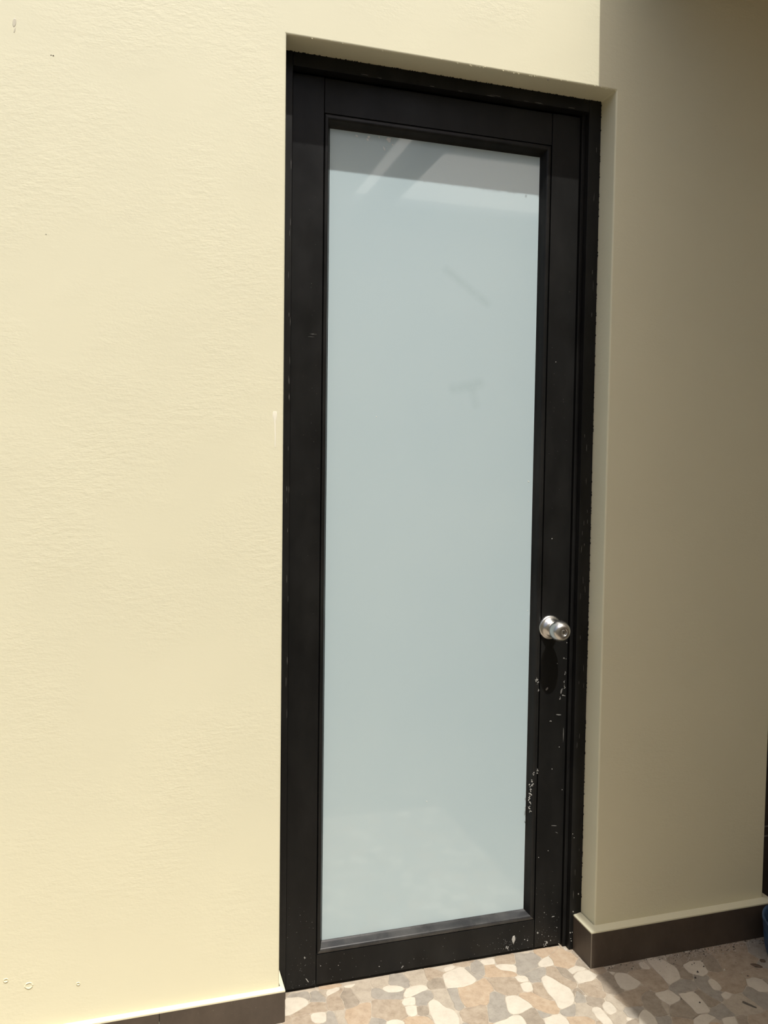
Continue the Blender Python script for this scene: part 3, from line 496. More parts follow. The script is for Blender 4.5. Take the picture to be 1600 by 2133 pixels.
('p',[2247,-3586,2326,-3553,2377,-3463,2453,-3388,2543,-3331,2643,-3314,2641,-3241,2569,-3169,2483,-3135,2383,-3136,2282,-3131,2179,-3127,2083,-3164,1994,-3210,1989,-3297,2044,-3382,2079,-3479,2153,-3549]),
('g',[7010,-3906,7099,-3900,7132,-3819,7228,-3788,7310,-3735,7391,-3710,7337,-3649,7248,-3606,7180,-3537,7095,-3485,7023,-3413,7009,-3317,6927,-3307,6831,-3313,6740,-3341,6706,-3427,6668,-3516,6660,-3611,6721,-3663,6813,-3699,6900,-3746,6957,-3830]),
('p',[14033,-3505,14131,-3495,14232,-3513,14313,-3473,14353,-3378,14376,-3277,14413,-3181,14374,-3094,14289,-3047,14187,-3033,14087,-3026,13999,-3042,13938,-3123,13927,-3223,13942,-3323,14002,-3409]),
('t',[14347,-2186,14433,-2156,14502,-2091,14475,-1998,14438,-1917,14346,-1880,14263,-1819,14200,-1740,14123,-1675,14069,-1596,13989,-1630,13914,-1690,13912,-1786,13945,-1881,13967,-1981,13970,-2078,14062,-2093,14158,-2121,14252,-2159]),
('t',[1089,-2006,1180,-1992,1234,-1921,1283,-1837,1346,-1757,1408,-1681,1392,-1587,1319,-1527,1236,-1474,1157,-1482,1078,-1542,1001,-1607,926,-1674,857,-1745,870,-1819,921,-1899,1008,-1949]),
('P',[141,196,171,284,212,375,232,473,233,573,204,641,111,672,8,675,-85,711,-175,683,-193,590,-193,489,-192,389,-125,326,-32,284,52,227]),
('b',[5684,-3644,5774,-3607,5848,-3542,5853,-3442,5856,-3340,5849,-3248,5794,-3164,5752,-3072,5680,-3001,5595,-2946,5503,-2908,5411,-2929,5339,-3000,5273,-3074,5293,-3172,5272,-3269,5286,-3356,5352,-3432,5424,-3505,5496,-3576,5590,-3612]),
('c',[12727,-2686,12802,-2636,12847,-2548,12871,-2451,12856,-2356,12810,-2270,12732,-2214,12657,-2264,12612,-2353,12588,-2450,12593,-2548,12649,-2629]),
('t',[9272,-3987,9372,-3993,9477,-3993,9581,-3993,9677,-3966,9769,-3928,9735,-3871,9684,-3784,9604,-3716,9550,-3641,9451,-3626,9355,-3630,9281,-3699,9247,-3793,9247,-3896]),
('c',[108,-3126,212,-3133,314,-3114,407,-3073,466,-2992,412,-2915,320,-2870,219,-2847,115,-2852,15,-2880,-63,-2944,-69,-3032,9,-3097]),
('t',[5366,-2424,5438,-2362,5509,-2291,5523,-2199,5532,-2101,5553,-2012,5482,-1942,5409,-1869,5337,-1797,5253,-1749,5184,-1798,5135,-1886,5091,-1978,5066,-2075,5084,-2155,5175,-2196,5255,-2263,5326,-2336]),
('e',[13748,-2446,13830,-2423,13866,-2333,13903,-2239,13947,-2151,13912,-2085,13819,-2057,13721,-2045,13633,-2047,13582,-2130,13527,-2213,13498,-2296,13581,-2342,13660,-2402]),
('c',[6411,-2867,6507,-2873,6602,-2850,6691,-2806,6772,-2748,6842,-2678,6891,-2597,6842,-2530,6749,-2507,6654,-2532,6566,-2576,6485,-2634,6417,-2706,6373,-2791]),
('t',[14167,-1326,14242,-1278,14303,-1201,14369,-1127,14426,-1050,14402,-959,14393,-860,14383,-765,14315,-697,14222,-690,14132,-727,14046,-776,13960,-820,13916,-882,13887,-974,13887,-1071,13932,-1152,14007,-1216,14089,-1270]),
('P',[10125,-3526,10181,-3459,10243,-3378,10302,-3296,10333,-3205,10264,-3150,10211,-3087,10155,-3013,10069,-2962,9975,-2932,9886,-2976,9795,-3021,9705,-3035,9648,-3111,9672,-3206,9728,-3289,9790,-3371,9839,-3458,9935,-3473,10036,-3489]),
('p',[6750,-3306,6847,-3299,6947,-3292,7034,-3246,7107,-3173,7178,-3104,7129,-3029,7043,-2974,6988,-2888,6923,-2808,6877,-2722,6813,-2726,6735,-2790,6647,-2844,6562,-2898,6546,-2976,6622,-3043,6664,-3139,6679,-3238]),
('b',[249,-1906,348,-1913,444,-1895,478,-1827,447,-1731,433,-1629,447,-1530,422,-1441,345,-1377,271,-1310,187,-1267,93,-1276,85,-1364,106,-1463,127,-1562,131,-1665,147,-1764,168,-1860]),
('t',[11350,-3986,11452,-3993,11557,-3993,11662,-3993,11763,-3994,11755,-3918,11725,-3825,11632,-3784,11546,-3726,11456,-3706,11384,-3774,11309,-3842,11273,-3927]),
('t',[14786,-1106,14855,-1045,14946,-999,14993,-921,14993,-819,14963,-729,14886,-663,14808,-614,14721,-667,14625,-708,14527,-746,14430,-774,14407,-865,14420,-964,14495,-1020,14596,-1033,14699,-1055]),
('c',[13709,-2786,13809,-2793,13908,-2778,13993,-2727,14057,-2651,14068,-2556,13994,-2495,13904,-2451,13807,-2463,13716,-2504,13644,-2576,13588,-2655,13621,-2740]),
('g',[1747,-2586,1833,-2547,1912,-2485,1976,-2412,1958,-2330,1861,-2310,1768,-2272,1680,-2218,1592,-2176,1527,-2241,1472,-2327,1410,-2401,1483,-2436,1576,-2480,1659,-2539]),
('e',[14429,-3126,14527,-3113,14626,-3126,14707,-3096,14767,-3015,14833,-2938,14890,-2859,14857,-2782,14796,-2707,14722,-2644,14642,-2591,14556,-2630,14486,-2693,14445,-2785,14399,-2877,14349,-2964,14360,-3059]),
('b',[1704,-1184,1784,-1134,1833,-1048,1883,-959,1941,-879,1924,-800,1830,-773,1735,-735,1639,-707,1541,-690,1451,-718,1405,-806,1350,-888,1382,-962,1448,-1037,1523,-1102,1616,-1140]),
('t',[12949,-2546,13044,-2530,13136,-2486,13223,-2431,13307,-2373,13343,-2317,13260,-2260,13186,-2188,13119,-2108,13069,-2028,12990,-2037,12933,-2120,12829,-2146,12737,-2127,12688,-2070,12619,-2140,12593,-2214,12672,-2231,12764,-2214,12841,-2289,12885,-2385,12876,-2486]),
('c',[5049,-3326,5150,-3333,5242,-3296,5280,-3204,5265,-3105,5215,-3015,5142,-2942,5051,-2894,4950,-2887,4858,-2924,4820,-3016,4835,-3115,4885,-3205,4958,-3278]),
('c',[14869,-466,14968,-472,14993,-386,14993,-283,14940,-201,14845,-161,14752,-114,14652,-113,14589,-185,14627,-278,14695,-355,14776,-420]),
('t',[13686,-3644,13786,-3622,13887,-3624,13970,-3570,14013,-3484,13973,-3393,13910,-3314,13810,-3287,13719,-3236,13628,-3187,13536,-3147,13447,-3185,13401,-3273,13386,-3367,13448,-3448,13522,-3522,13603,-3586]),
('T',[8487,114,8575,143,8645,205,8693,291,8721,382,8657,454,8590,530,8518,602,8447,673,8365,705,8287,647,8213,583,8215,486,8227,387,8253,291,8330,230,8402,158]),
('t',[14409,-746,14506,-735,14603,-701,14698,-663,14785,-610,14838,-531,14802,-449,14715,-395,14641,-320,14588,-231,14523,-159,14427,-162,14333,-191,14306,-282,14287,-383,14287,-485,14318,-582,14339,-677]),
('b',[1565,-3064,1634,-3007,1693,-2927,1752,-2851,1735,-2756,1733,-2656,1698,-2576,1614,-2525,1530,-2473,1438,-2448,1354,-2486,1346,-2572,1361,-2671,1335,-2764,1372,-2848,1438,-2922,1498,-3002]),
('g',[13887,-2066,13953,-2030,13939,-1931,13913,-1829,13892,-1729,13813,-1686,13712,-1666,13609,-1645,13507,-1620,13411,-1623,13351,-1698,13350,-1798,13415,-1870,13503,-1926,13595,-1974,13686,-2017,13788,-2034]),
('g',[747,-1266,820,-1225,880,-1145,940,-1066,969,-978,919,-894,882,-800,838,-711,761,-688,705,-765,653,-851,590,-930,535,-1008,533,-1069,590,-1150,665,-1215]),
('g',[12707,-3426,12793,-3407,12819,-3325,12833,-3228,12866,-3132,12919,-3046,12981,-2972,12950,-2890,12889,-2814,12814,-2774,12744,-2837,12672,-2908,12586,-2955,12504,-3014,12409,-3026,12437,-3099,12501,-3174,12507,-3275,12532,-3368,12611,-3413]),
('P',[4889,-2166,4985,-2153,5049,-2085,5075,-1986,5117,-1890,5170,-1801,5180,-1711,5085,-1686,4983,-1659,4897,-1596,4888,-1511,4807,-1491,4737,-1563,4670,-1640,4645,-1737,4664,-1831,4706,-1925,4754,-2016,4817,-2097]),
('e',[14965,-1886,14993,-1813,14993,-1710,14993,-1606,14993,-1503,14977,-1410,14884,-1378,14803,-1377,14762,-1468,14711,-1557,14692,-1634,14790,-1651,14842,-1742,14893,-1830]),
('B',[13771,-462,13859,-432,13925,-360,13994,-286,14067,-214,14137,-145,14092,-72,14011,-11,13935,55,13854,112,13762,113,13686,57,13658,-39,13621,-133,13611,-219,13685,-285,13746,-367]),
('b',[10030,-3986,10129,-3993,10231,-3993,10332,-3993,10427,-3984,10433,-3887,10453,-3790,10411,-3713,10322,-3669,10230,-3636,10158,-3702,10078,-3762,10017,-3842,9968,-3922]),
('G',[12307,-266,12408,-253,12504,-220,12561,-143,12600,-45,12655,46,12713,131,12713,226,12641,256,12540,245,12460,206,12389,129,12315,55,12232,-5,12182,-86,12134,-168,12212,-227]),
('c',[5447,-2886,5543,-2857,5610,-2780,5633,-2680,5610,-2579,5542,-2502,5453,-2454,5357,-2483,5290,-2560,5267,-2660,5290,-2761,5358,-2838]),
('b',[6047,-3986,6141,-3962,6232,-3926,6223,-3840,6196,-3743,6134,-3672,6047,-3621,5953,-3583,5862,-3557,5783,-3617,5709,-3672,5743,-3763,5794,-3851,5855,-3928,5951,-3954]),
('g',[4226,-3624,4315,-3585,4405,-3543,4492,-3514,4496,-3421,4513,-3322,4513,-3223,4468,-3142,4379,-3100,4295,-3055,4255,-3126,4193,-3205,4120,-3277,4036,-3329,4023,-3411,4082,-3489,4156,-3556]),
('g',[705,-3703,769,-3632,873,-3613,966,-3647,1040,-3580,1113,-3507,1169,-3421,1208,-3336,1132,-3292,1034,-3288,933,-3312,830,-3327,729,-3316,657,-3382,597,-3465,570,-3558,634,-3634]),
('g',[467,-2946,543,-2897,620,-2839,591,-2757,546,-2668,501,-2578,449,-2493,390,-2436,326,-2505,273,-2588,224,-2675,183,-2764,201,-2834,297,-2849,388,-2893]),
('e',[14108,-3984,14206,-3992,14300,-3955,14395,-3917,14453,-3852,14453,-3751,14435,-3655,14364,-3584,14283,-3528,14181,-3525,14084,-3516,13997,-3563,13932,-3636,13946,-3733,13985,-3825,14046,-3906]),
('c',[12048,-3266,12142,-3258,12227,-3213,12272,-3128,12267,-3032,12212,-2952,12137,-2889,12042,-2867,11950,-2893,11885,-2965,11867,-3059,11894,-3151,11962,-3223]),
('p',[11726,-3806,11793,-3747,11858,-3671,11913,-3596,11923,-3499,11922,-3404,11872,-3319,11806,-3246,11719,-3208,11630,-3243,11554,-3306,11493,-3385,11437,-3460,11468,-3552,11488,-3649,11554,-3715,11636,-3770]),
('g',[569,-1906,660,-1880,748,-1832,827,-1770,890,-1690,940,-1612,928,-1514,870,-1434,794,-1380,708,-1422,610,-1453,515,-1480,455,-1547,447,-1646,466,-1745,498,-1841]),
('b',[-130,-1986,-34,-1973,63,-1957,132,-1888,133,-1796,128,-1695,113,-1595,100,-1495,74,-1398,26,-1329,-60,-1370,-143,-1425,-191,-1504,-193,-1605,-193,-1707,-193,-1810,-187,-1909]),
('g',[3946,-2686,4005,-2635,4057,-2550,4081,-2462,4015,-2395,3926,-2346,3863,-2265,3799,-2188,3743,-2105,3677,-2062,3599,-2120,3513,-2171,3464,-2233,3515,-2315,3575,-2395,3635,-2477,3681,-2566,3762,-2614,3856,-2649]),
('t',[12390,-3006,12485,-3008,12565,-2950,12654,-2906,12725,-2835,12800,-2769,12871,-2714,12816,-2652,12732,-2701,12644,-2644,12584,-2560,12574,-2460,12520,-2407,12448,-2448,12447,-2548,12408,-2640,12362,-2731,12293,-2806,12249,-2870,12318,-2938]),
('b',[12190,-3946,12276,-3924,12324,-3837,12325,-3745,12311,-3644,12293,-3545,12234,-3475,12147,-3428,12048,-3432,11952,-3437,11928,-3531,11942,-3628,12008,-3702,12077,-3780,12131,-3868]),
('t',[347,-3966,445,-3946,523,-3877,601,-3803,689,-3762,655,-3675,581,-3601,521,-3546,436,-3604,351,-3668,261,-3724,172,-3767,203,-3844,253,-3933]),
('e',[7848,-2886,7934,-2855,7984,-2777,8020,-2687,8015,-2594,7972,-2512,7898,-2450,7804,-2425,7707,-2405,7622,-2387,7571,-2467,7522,-2552,7507,-2647,7507,-2743,7584,-2773,7684,-2777,7770,-2830]),
('e',[2608,-2946,2696,-2914,2762,-2843,2839,-2780,2907,-2709,2908,-2614,2865,-2526,2833,-2430,2798,-2338,2727,-2273,2632,-2273,2546,-2317,2513,-2408,2447,-2484,2373,-2532,2392,-2626,2427,-2719,2480,-2804,2539,-2883]),
('e',[1528,-2146,1611,-2120,1663,-2035,1711,-1943,1757,-1850,1774,-1768,1675,-1753,1603,-1677,1534,-1652,1441,-1690,1364,-1756,1302,-1838,1247,-1919,1260,-2003,1354,-2040,1446,-2087]),
('e',[5145,-2606,5224,-2557,5295,-2486,5338,-2409,5299,-2320,5222,-2258,5146,-2192,5055,-2155,4959,-2170,4878,-2218,4835,-2306,4804,-2401,4787,-2497,4853,-2552,4953,-2553,5049,-2587]),
('c',[89,-1247,187,-1253,269,-1207,320,-1123,331,-1027,282,-942,210,-873,116,-847,19,-859,-53,-922,-73,-1017,-55,-1113,9,-1189]),
('c',[1889,-3887,1989,-3893,2089,-3887,2183,-3851,2263,-3795,2284,-3706,2215,-3637,2121,-3607,2021,-3607,1923,-3629,1832,-3672,1774,-3748,1809,-3830]),
('p',[405,-2384,492,-2345,563,-2277,632,-2210,633,-2114,610,-2018,571,-1931,491,-1893,398,-1925,295,-1927,199,-1904,117,-1923,59,-1998,66,-2091,81,-2187,141,-2256,234,-2288,327,-2328]),
('g',[7171,-3064,7253,-3028,7315,-2946,7372,-2865,7334,-2773,7283,-2682,7232,-2592,7153,-2548,7060,-2588,6970,-2641,6876,-2667,6905,-2761,6967,-2839,7036,-2919,7101,-2993]),
('b',[12634,-3986,12730,-3993,12831,-3986,12926,-3966,12935,-3868,12947,-3769,12951,-3672,12953,-3569,12947,-3470,12876,-3406,12797,-3426,12767,-3520,12738,-3619,12689,-3710,12632,-3793,12626,-3890]),
('g',[2270,-3986,2367,-3993,2468,-3993,2567,-3993,2646,-3950,2657,-3854,2673,-3758,2630,-3689,2546,-3734,2445,-3747,2354,-3713,2295,-3703,2280,-3796,2201,-3856,2193,-3930]),
('P',[13949,-806,14034,-768,14121,-715,14217,-676,14308,-658,14295,-566,14273,-467,14273,-363,14293,-265,14255,-185,14164,-152,14089,-211,14017,-283,13951,-360,13882,-435,13790,-473,13793,-555,13832,-647,13889,-730]),
('b',[3984,-3344,4069,-3291,4152,-3228,4220,-3152,4250,-3061,4186,-2986,4106,-2982,4019,-3037,3917,-3065,3815,-3074,3723,-3099,3732,-3188,3793,-3269,3889,-3306]),
('p',[13847,-3286,13914,-3250,13915,-3146,13972,-3060,13993,-2970,13955,-2874,13928,-2789,13829,-2807,13722,-2805,13626,-2761,13551,-2757,13563,-2854,13583,-2957,13559,-3057,13577,-3141,13666,-3192,13757,-3241]),
('B',[12708,-226,12807,-232,12905,-212,12996,-174,13070,-118,13037,-29,12992,60,12915,105,12816,117,12723,122,12668,41,12616,-45,12579,-136,12614,-200]),
('p',[3809,-3987,3910,-3993,4014,-3993,4115,-3991,4186,-3929,4158,-3840,4061,-3827,3960,-3807,3860,-3788,3763,-3790,3690,-3841,3733,-3925]),
('e',[13487,-2726,13569,-2704,13597,-2614,13663,-2538,13736,-2477,13676,-2426,13593,-2373,13512,-2322,13420,-2318,13337,-2369,13257,-2429,13172,-2482,13085,-2528,13024,-2573,13114,-2599,13204,-2644,13298,-2673,13396,-2692]),
('p',[12974,-3786,13070,-3793,13169,-3779,13267,-3765,13324,-3683,13406,-3620,13483,-3565,13474,-3493,13405,-3422,13332,-3368,13238,-3398,13140,-3427,13041,-3447,12967,-3496,12967,-3596,12958,-3697]),
('p',[3506,-1726,3578,-1670,3630,-1582,3655,-1481,3685,-1386,3640,-1300,3540,-1284,3446,-1240,3354,-1195,3256,-1193,3203,-1277,3195,-1374,3241,-1466,3295,-1555,3327,-1653,3410,-1695]),
('p',[10970,-3926,11064,-3913,11165,-3913,11256,-3894,11314,-3816,11389,-3751,11461,-3689,11469,-3596,11443,-3503,11377,-3458,11284,-3487,11184,-3497,11100,-3514,11049,-3598,10996,-3683,10944,-3768,10909,-3857]),
('b',[-113,-3844,-26,-3795,75,-3773,165,-3756,200,-3675,173,-3577,173,-3471,173,-3369,105,-3327,14,-3366,-77,-3414,-157,-3476,-193,-3560,-193,-3663,-162,-3759]),
('p',[10884,-3843,10932,-3761,10986,-3672,11040,-3584,11091,-3499,11023,-3439,10947,-3372,10858,-3324,10760,-3298,10664,-3318,10588,-3372,10607,-3470,10627,-3570,10653,-3649,10732,-3712,10808,-3782]),
('t',[14629,-1624,14693,-1571,14737,-1484,14776,-1392,14827,-1312,14793,-1220,14797,-1126,14716,-1076,14622,-1048,14523,-1045,14440,-1054,14381,-1132,14316,-1206,14295,-1277,14372,-1329,14446,-1398,14499,-1483,14561,-1560]),
('g',[10428,-3706,10517,-3686,10594,-3626,10612,-3534,10582,-3439,10561,-3342,10491,-3271,10422,-3203,10346,-3214,10312,-3306,10252,-3388,10192,-3468,10177,-3555,10246,-3623,10339,-3661]),
('e',[1791,-2847,1891,-2853,1992,-2838,2079,-2793,2137,-2710,2192,-2621,2250,-2539,2207,-2461,2122,-2402,2050,-2328,1993,-2358,1967,-2452,1883,-2518,1804,-2585,1747,-2657,1750,-2759]),
('g',[650,-2806,744,-2801,794,-2753,831,-2663,855,-2565,915,-2486,940,-2401,863,-2345,777,-2294,690,-2248,605,-2257,533,-2327,451,-2381,449,-2463,502,-2548,547,-2639,592,-2730]),
('b',[232,-3705,317,-3674,398,-3613,484,-3556,564,-3494,618,-3409,644,-3338,562,-3282,482,-3218,406,-3160,311,-3153,239,-3222,193,-3311,187,-3412,187,-3516,189,-3617]),
('g',[2147,-1386,2226,-1339,2312,-1288,2395,-1235,2466,-1167,2526,-1091,2494,-1004,2430,-933,2334,-934,2247,-882,2155,-847,2061,-818,1971,-819,1934,-905,1882,-991,1830,-1075,1839,-1163,1899,-1239,1969,-1309,2060,-1342]),
('p',[8464,-3803,8548,-3748,8645,-3708,8739,-3665,8827,-3622,8788,-3542,8696,-3496,8612,-3432,8530,-3369,8444,-3319,8359,-3352,8273,-3411,8189,-3471,8117,-3542,8096,-3633,8179,-3682,8276,-3721,8374,-3759]),
('e',[9108,-3966,9205,-3971,9233,-3890,9233,-3787,9232,-3694,9138,-3655,9054,-3593,8972,-3542,8880,-3510,8838,-3584,8851,-3683,8904,-3772,8951,-3864,9009,-3946]),
('b',[1831,-3644,1916,-3604,1990,-3530,2047,-3451,2016,-3356,1966,-3267,1885,-3209,1824,-3126,1740,-3068,1643,-3050,1572,-3108,1572,-3207,1604,-3303,1676,-3380,1724,-3473,1787,-3557]),
('c',[6507,-3366,6591,-3329,6651,-3255,6652,-3158,6623,-3065,6555,-2997,6468,-2984,6395,-3045,6367,-3133,6381,-3229,6430,-3310]),
('t',[5390,-3986,5492,-3993,5597,-3993,5701,-3993,5790,-3950,5787,-3865,5735,-3775,5693,-3681,5610,-3628,5513,-3613,5447,-3687,5387,-3772,5301,-3827,5323,-3916]),
('c',[2390,-3727,2491,-3733,2585,-3695,2668,-3632,2735,-3554,2773,-3460,2747,-3367,2660,-3327,2559,-3338,2471,-3393,2395,-3464,2342,-3552,2328,-3651]),
('c',[14589,-2127,14686,-2132,14763,-2077,14823,-1998,14871,-1911,14873,-1822,14822,-1738,14773,-1656,14679,-1651,14606,-1714,14536,-1786,14499,-1878,14487,-1975,14513,-2069]),
('g',[2028,-2064,2122,-2035,2220,-2052,2299,-2001,2351,-1918,2373,-1821,2373,-1722,2323,-1639,2272,-1552,2200,-1480,2140,-1400,2055,-1355,1972,-1374,1953,-1470,1933,-1570,1881,-1659,1816,-1731,1865,-1814,1919,-1899,1978,-1981]),
('g',[10454,-3986,10552,-3993,10655,-3993,10759,-3993,10861,-3993,10947,-3967,10907,-3887,10829,-3822,10754,-3752,10681,-3681,10591,-3653,10510,-3710,10466,-3790,10447,-3889]),
('b',[3214,-3986,3308,-3993,3409,-3993,3509,-3993,3607,-3992,3677,-3934,3673,-3849,3587,-3825,3494,-3789,3396,-3776,3302,-3751,3230,-3810,3206,-3893]),
('g',[8787,-3526,8861,-3484,8913,-3398,8968,-3312,9008,-3223,8953,-3142,8914,-3045,8913,-2943,8853,-2874,8771,-2815,8678,-2777,8585,-2757,8529,-2838,8465,-2915,8466,-3008,8487,-3109,8467,-3210,8454,-3305,8537,-3356,8618,-3419,8698,-3481]),
('e',[12949,-3446,13047,-3432,13149,-3412,13248,-3379,13345,-3349,13391,-3263,13393,-3173,13311,-3114,13221,-3065,13126,-3021,13035,-2975,12956,-3021,12897,-3105,12858,-3200,12837,-3298,12869,-3386]),
('t',[14906,-3566,14969,-3504,14982,-3402,14993,-3298,14993,-3192,14993,-3086,14993,-2980,14989,-2880,14899,-2881,14836,-2962,14767,-3042,14709,-3125,14728,-3225,14748,-3328,14773,-3430,14819,-3520]),
('b',[4765,-3166,4824,-3121,4802,-3028,4777,-2948,4688,-2907,4615,-2837,4537,-2780,4472,-2728,4424,-2798,4355,-2865,4279,-2924,4229,-2994,4301,-3044,4388,-3090,4477,-3131,4571,-3139,4669,-3153]),
('e',[14128,-3026,14227,-3031,14326,-3025,14352,-2929,14403,-2838,14450,-2744,14483,-2651,14398,-2599,14306,-2552,14212,-2516,14129,-2571,14070,-2655,14005,-2735,13966,-2812,13983,-2910,14032,-2994]),
('c',[5809,-2726,5902,-2703,5996,-2665,6061,-2584,6122,-2500,6153,-2400,6162,-2299,6127,-2207,6039,-2167,5944,-2198,5879,-2278,5817,-2363,5762,-2449,5741,-2551,5748,-2650]),
('p',[492,-3988,582,-3993,677,-3993,765,-3986,744,-3904,711,-3819,635,-3808,561,-3859,493,-3920]),
('c',[5150,-3806,5248,-3813,5343,-3790,5416,-3724,5433,-3630,5394,-3543,5319,-3480,5226,-3447,5127,-3449,5042,-3498,4988,-3576,5008,-3668,5075,-3740]),
('g',[14902,-2784,14946,-2696,14992,-2603,14993,-2498,14993,-2392,14983,-2293,14884,-2287,14804,-2336,14761,-2431,14699,-2517,14676,-2592,14763,-2646,14823,-2732]),
('g',[13712,-3987,13812,-3993,13918,-3993,14022,-3993,14071,-3957,14010,-3876,13947,-3790,13919,-3690,13862,-3636,13765,-3643,13699,-3691,13687,-3791,13687,-3896]),
('T',[5090,776,5187,773,5283,793,5327,884,5421,921,5488,983,5414,1037,5321,1079,5241,1144,5164,1202,5082,1196,4987,1164,4914,1094,4855,1013,4857,925,4926,853,5012,812]),
('T',[8390,-507,8491,-513,8589,-488,8676,-434,8708,-346,8694,-246,8674,-143,8662,-39,8649,63,8588,131,8507,77,8453,-10,8421,-111,8342,-180,8275,-256,8278,-341,8325,-434]),
('p',[8012,-3988,8109,-3993,8212,-3993,8314,-3993,8416,-3993,8509,-3972,8515,-3904,8462,-3822,8375,-3775,8280,-3738,8188,-3701,8124,-3733,8078,-3821,8029,-3910]),
('e',[1208,-3966,1304,-3960,1381,-3898,1435,-3815,1434,-3723,1389,-3632,1341,-3543,1276,-3468,1213,-3397,1152,-3470,1089,-3550,1017,-3622,988,-3702,1028,-3794,1039,-3891,1112,-3938]),
('t',[3745,-1944,3827,-1893,3900,-1820,3982,-1758,4052,-1690,4053,-1590,4053,-1487,4033,-1393,3951,-1342,3853,-1314,3758,-1291,3692,-1359,3681,-1454,3652,-1554,3610,-1649,3554,-1731,3595,-1815,3674,-1879]),
('b',[2307,-3126,2407,-3116,2505,-3115,2572,-3055,2587,-2958,2522,-2883,2461,-2798,2407,-2709,2374,-2609,2347,-2514,2266,-2508,2221,-2593,2167,-2682,2120,-2775,2077,-2851,2140,-2927,2161,-3029,2209,-3112]),
('g',[13408,-3166,13493,-3138,13540,-3065,13572,-2973,13552,-2877,13533,-2781,13461,-2728,13367,-2700,13268,-2681,13173,-2644,13084,-2600,12994,-2605,12925,-2675,12873,-2755,12918,-2837,12983,-2912,13059,-2972,13149,-3017,13242,-3056,13328,-3109]),
('g',[6486,-2604,6569,-2558,6648,-2506,6639,-2411,6652,-2312,6686,-2219,6654,-2154,6569,-2107,6473,-2082,6380,-2050,6296,-2084,6230,-2156,6202,-2249,6205,-2342,6259,-2412,6339,-2472,6416,-2536]),
('t',[1208,-2486,1310,-2492,1391,-2436,1435,-2346,1498,-2262,1554,-2180,1486,-2131,1395,-2083,1301,-2038,1209,-1996,1118,-2039,1057,-2120,984,-2195,930,-2281,931,-2372,1008,-2436,1109,-2454]),
('c',[830,-3987,928,-3993,1008,-3946,1032,-3851,1000,-3755,949,-3669,864,-3627,771,-3648,716,-3724,725,-3820,764,-3913]),
('g',[9811,-3904,9904,-3895,9988,-3852,10049,-3772,10127,-3709,10198,-3642,10166,-3566,10085,-3512,9989,-3488,9889,-3487,9809,-3509,9725,-3565,9642,-3618,9611,-3700,9684,-3765,9734,-3850]),
('b',[7367,-3646,7450,-3606,7525,-3535,7584,-3453,7568,-3359,7472,-3325,7415,-3246,7369,-3162,7293,-3097,7210,-3089,7138,-3162,7065,-3235,7023,-3316,7041,-3412,7115,-3479,7204,-3534,7274,-3609]),
('e',[8649,-3986,8751,-3993,8855,-3993,8946,-3961,8958,-3897,8909,-3808,8853,-3721,8800,-3656,8711,-3701,8611,-3733,8520,-3777,8506,-3857,8560,-3940]),
('b',[-132,-2466,-42,-2441,28,-2368,87,-2288,69,-2193,52,-2092,45,-1997,-48,-1987,-140,-2020,-191,-2103,-193,-2205,-193,-2308,-193,-2409]),
('t',[487,-1006,557,-957,620,-880,675,-795,721,-703,800,-640,851,-556,870,-462,799,-409,705,-400,610,-381,518,-419,422,-449,358,-520,321,-614,278,-703,286,-797,338,-878,409,-949]),
('c',[12128,-2866,12223,-2840,12303,-2777,12365,-2695,12416,-2605,12433,-2506,12411,-2411,12331,-2354,12236,-2380,12156,-2444,12087,-2521,12041,-2612,12027,-2712,12048,-2808]),
('g',[-187,-3464,-108,-3417,-17,-3361,79,-3316,180,-3299,226,-3211,165,-3147,62,-3127,-36,-3084,-103,-3005,-173,-3055,-193,-3153,-193,-3259,-193,-3365]),
('G',[4229,-1846,4322,-1838,4413,-1797,4512,-1773,4608,-1758,4651,-1677,4603,-1598,4527,-1534,4440,-1484,4364,-1419,4307,-1341,4222,-1298,4147,-1353,4078,-1423,4067,-1520,4067,-1621,4079,-1717,4157,-1778]),
('g',[4671,-3987,4769,-3993,4871,-3993,4972,-3993,5071,-3974,5169,-3963,5232,-3889,5237,-3826,5138,-3815,5059,-3747,4993,-3672,4917,-3645,4819,-3665,4721,-3667,4648,-3711,4629,-3807,4627,-3907]),
('b',[2830,-2306,2924,-2309,3014,-2265,3112,-2251,3207,-2219,3305,-2225,3395,-2203,3412,-2114,3369,-2033,3278,-1995,3205,-1922,3173,-1833,3088,-1828,2997,-1860,2930,-1930,2860,-2000,2799,-2078,2748,-2160,2761,-2241]),
('g',[3010,-1826,3105,-1809,3195,-1765,3276,-1705,3305,-1625,3268,-1531,3214,-1444,3157,-1372,3085,-1435,3002,-1498,2918,-1550,2939,-1644,2960,-1743]),
('t',[989,-982,1081,-942,1185,-921,1285,-914,1364,-853,1411,-763,1397,-677,1315,-617,1222,-569,1121,-545,1020,-516,930,-468,868,-530,827,-621,850,-705,897,-799,938,-896]),
('c',[7269,-3986,7369,-3993,7472,-3993,7575,-3993,7674,-3992,7709,-3918,7635,-3857,7554,-3796,7458,-3767,7360,-3747,7267,-3772,7181,-3824,7114,-3870,7180,-3940]),
('t',[1372,-3988,1473,-3993,1579,-3993,1685,-3993,1788,-3992,1852,-3926,1803,-3843,1735,-3769,1633,-3772,1530,-3787,1444,-3826,1387,-3911]),
('e',[470,-1466,565,-1460,657,-1417,753,-1393,773,-1313,698,-1255,615,-1195,550,-1116,486,-1038,412,-974,335,-998,345,-1096,302,-1191,252,-1265,325,-1327,397,-1398]),
('t',[6896,-2627,6987,-2614,7076,-2564,7170,-2526,7213,-2443,7213,-2343,7178,-2283,7080,-2268,6983,-2231,6884,-2211,6784,-2197,6694,-2229,6664,-2324,6658,-2421,6684,-2509,6782,-2496,6883,-2535]),
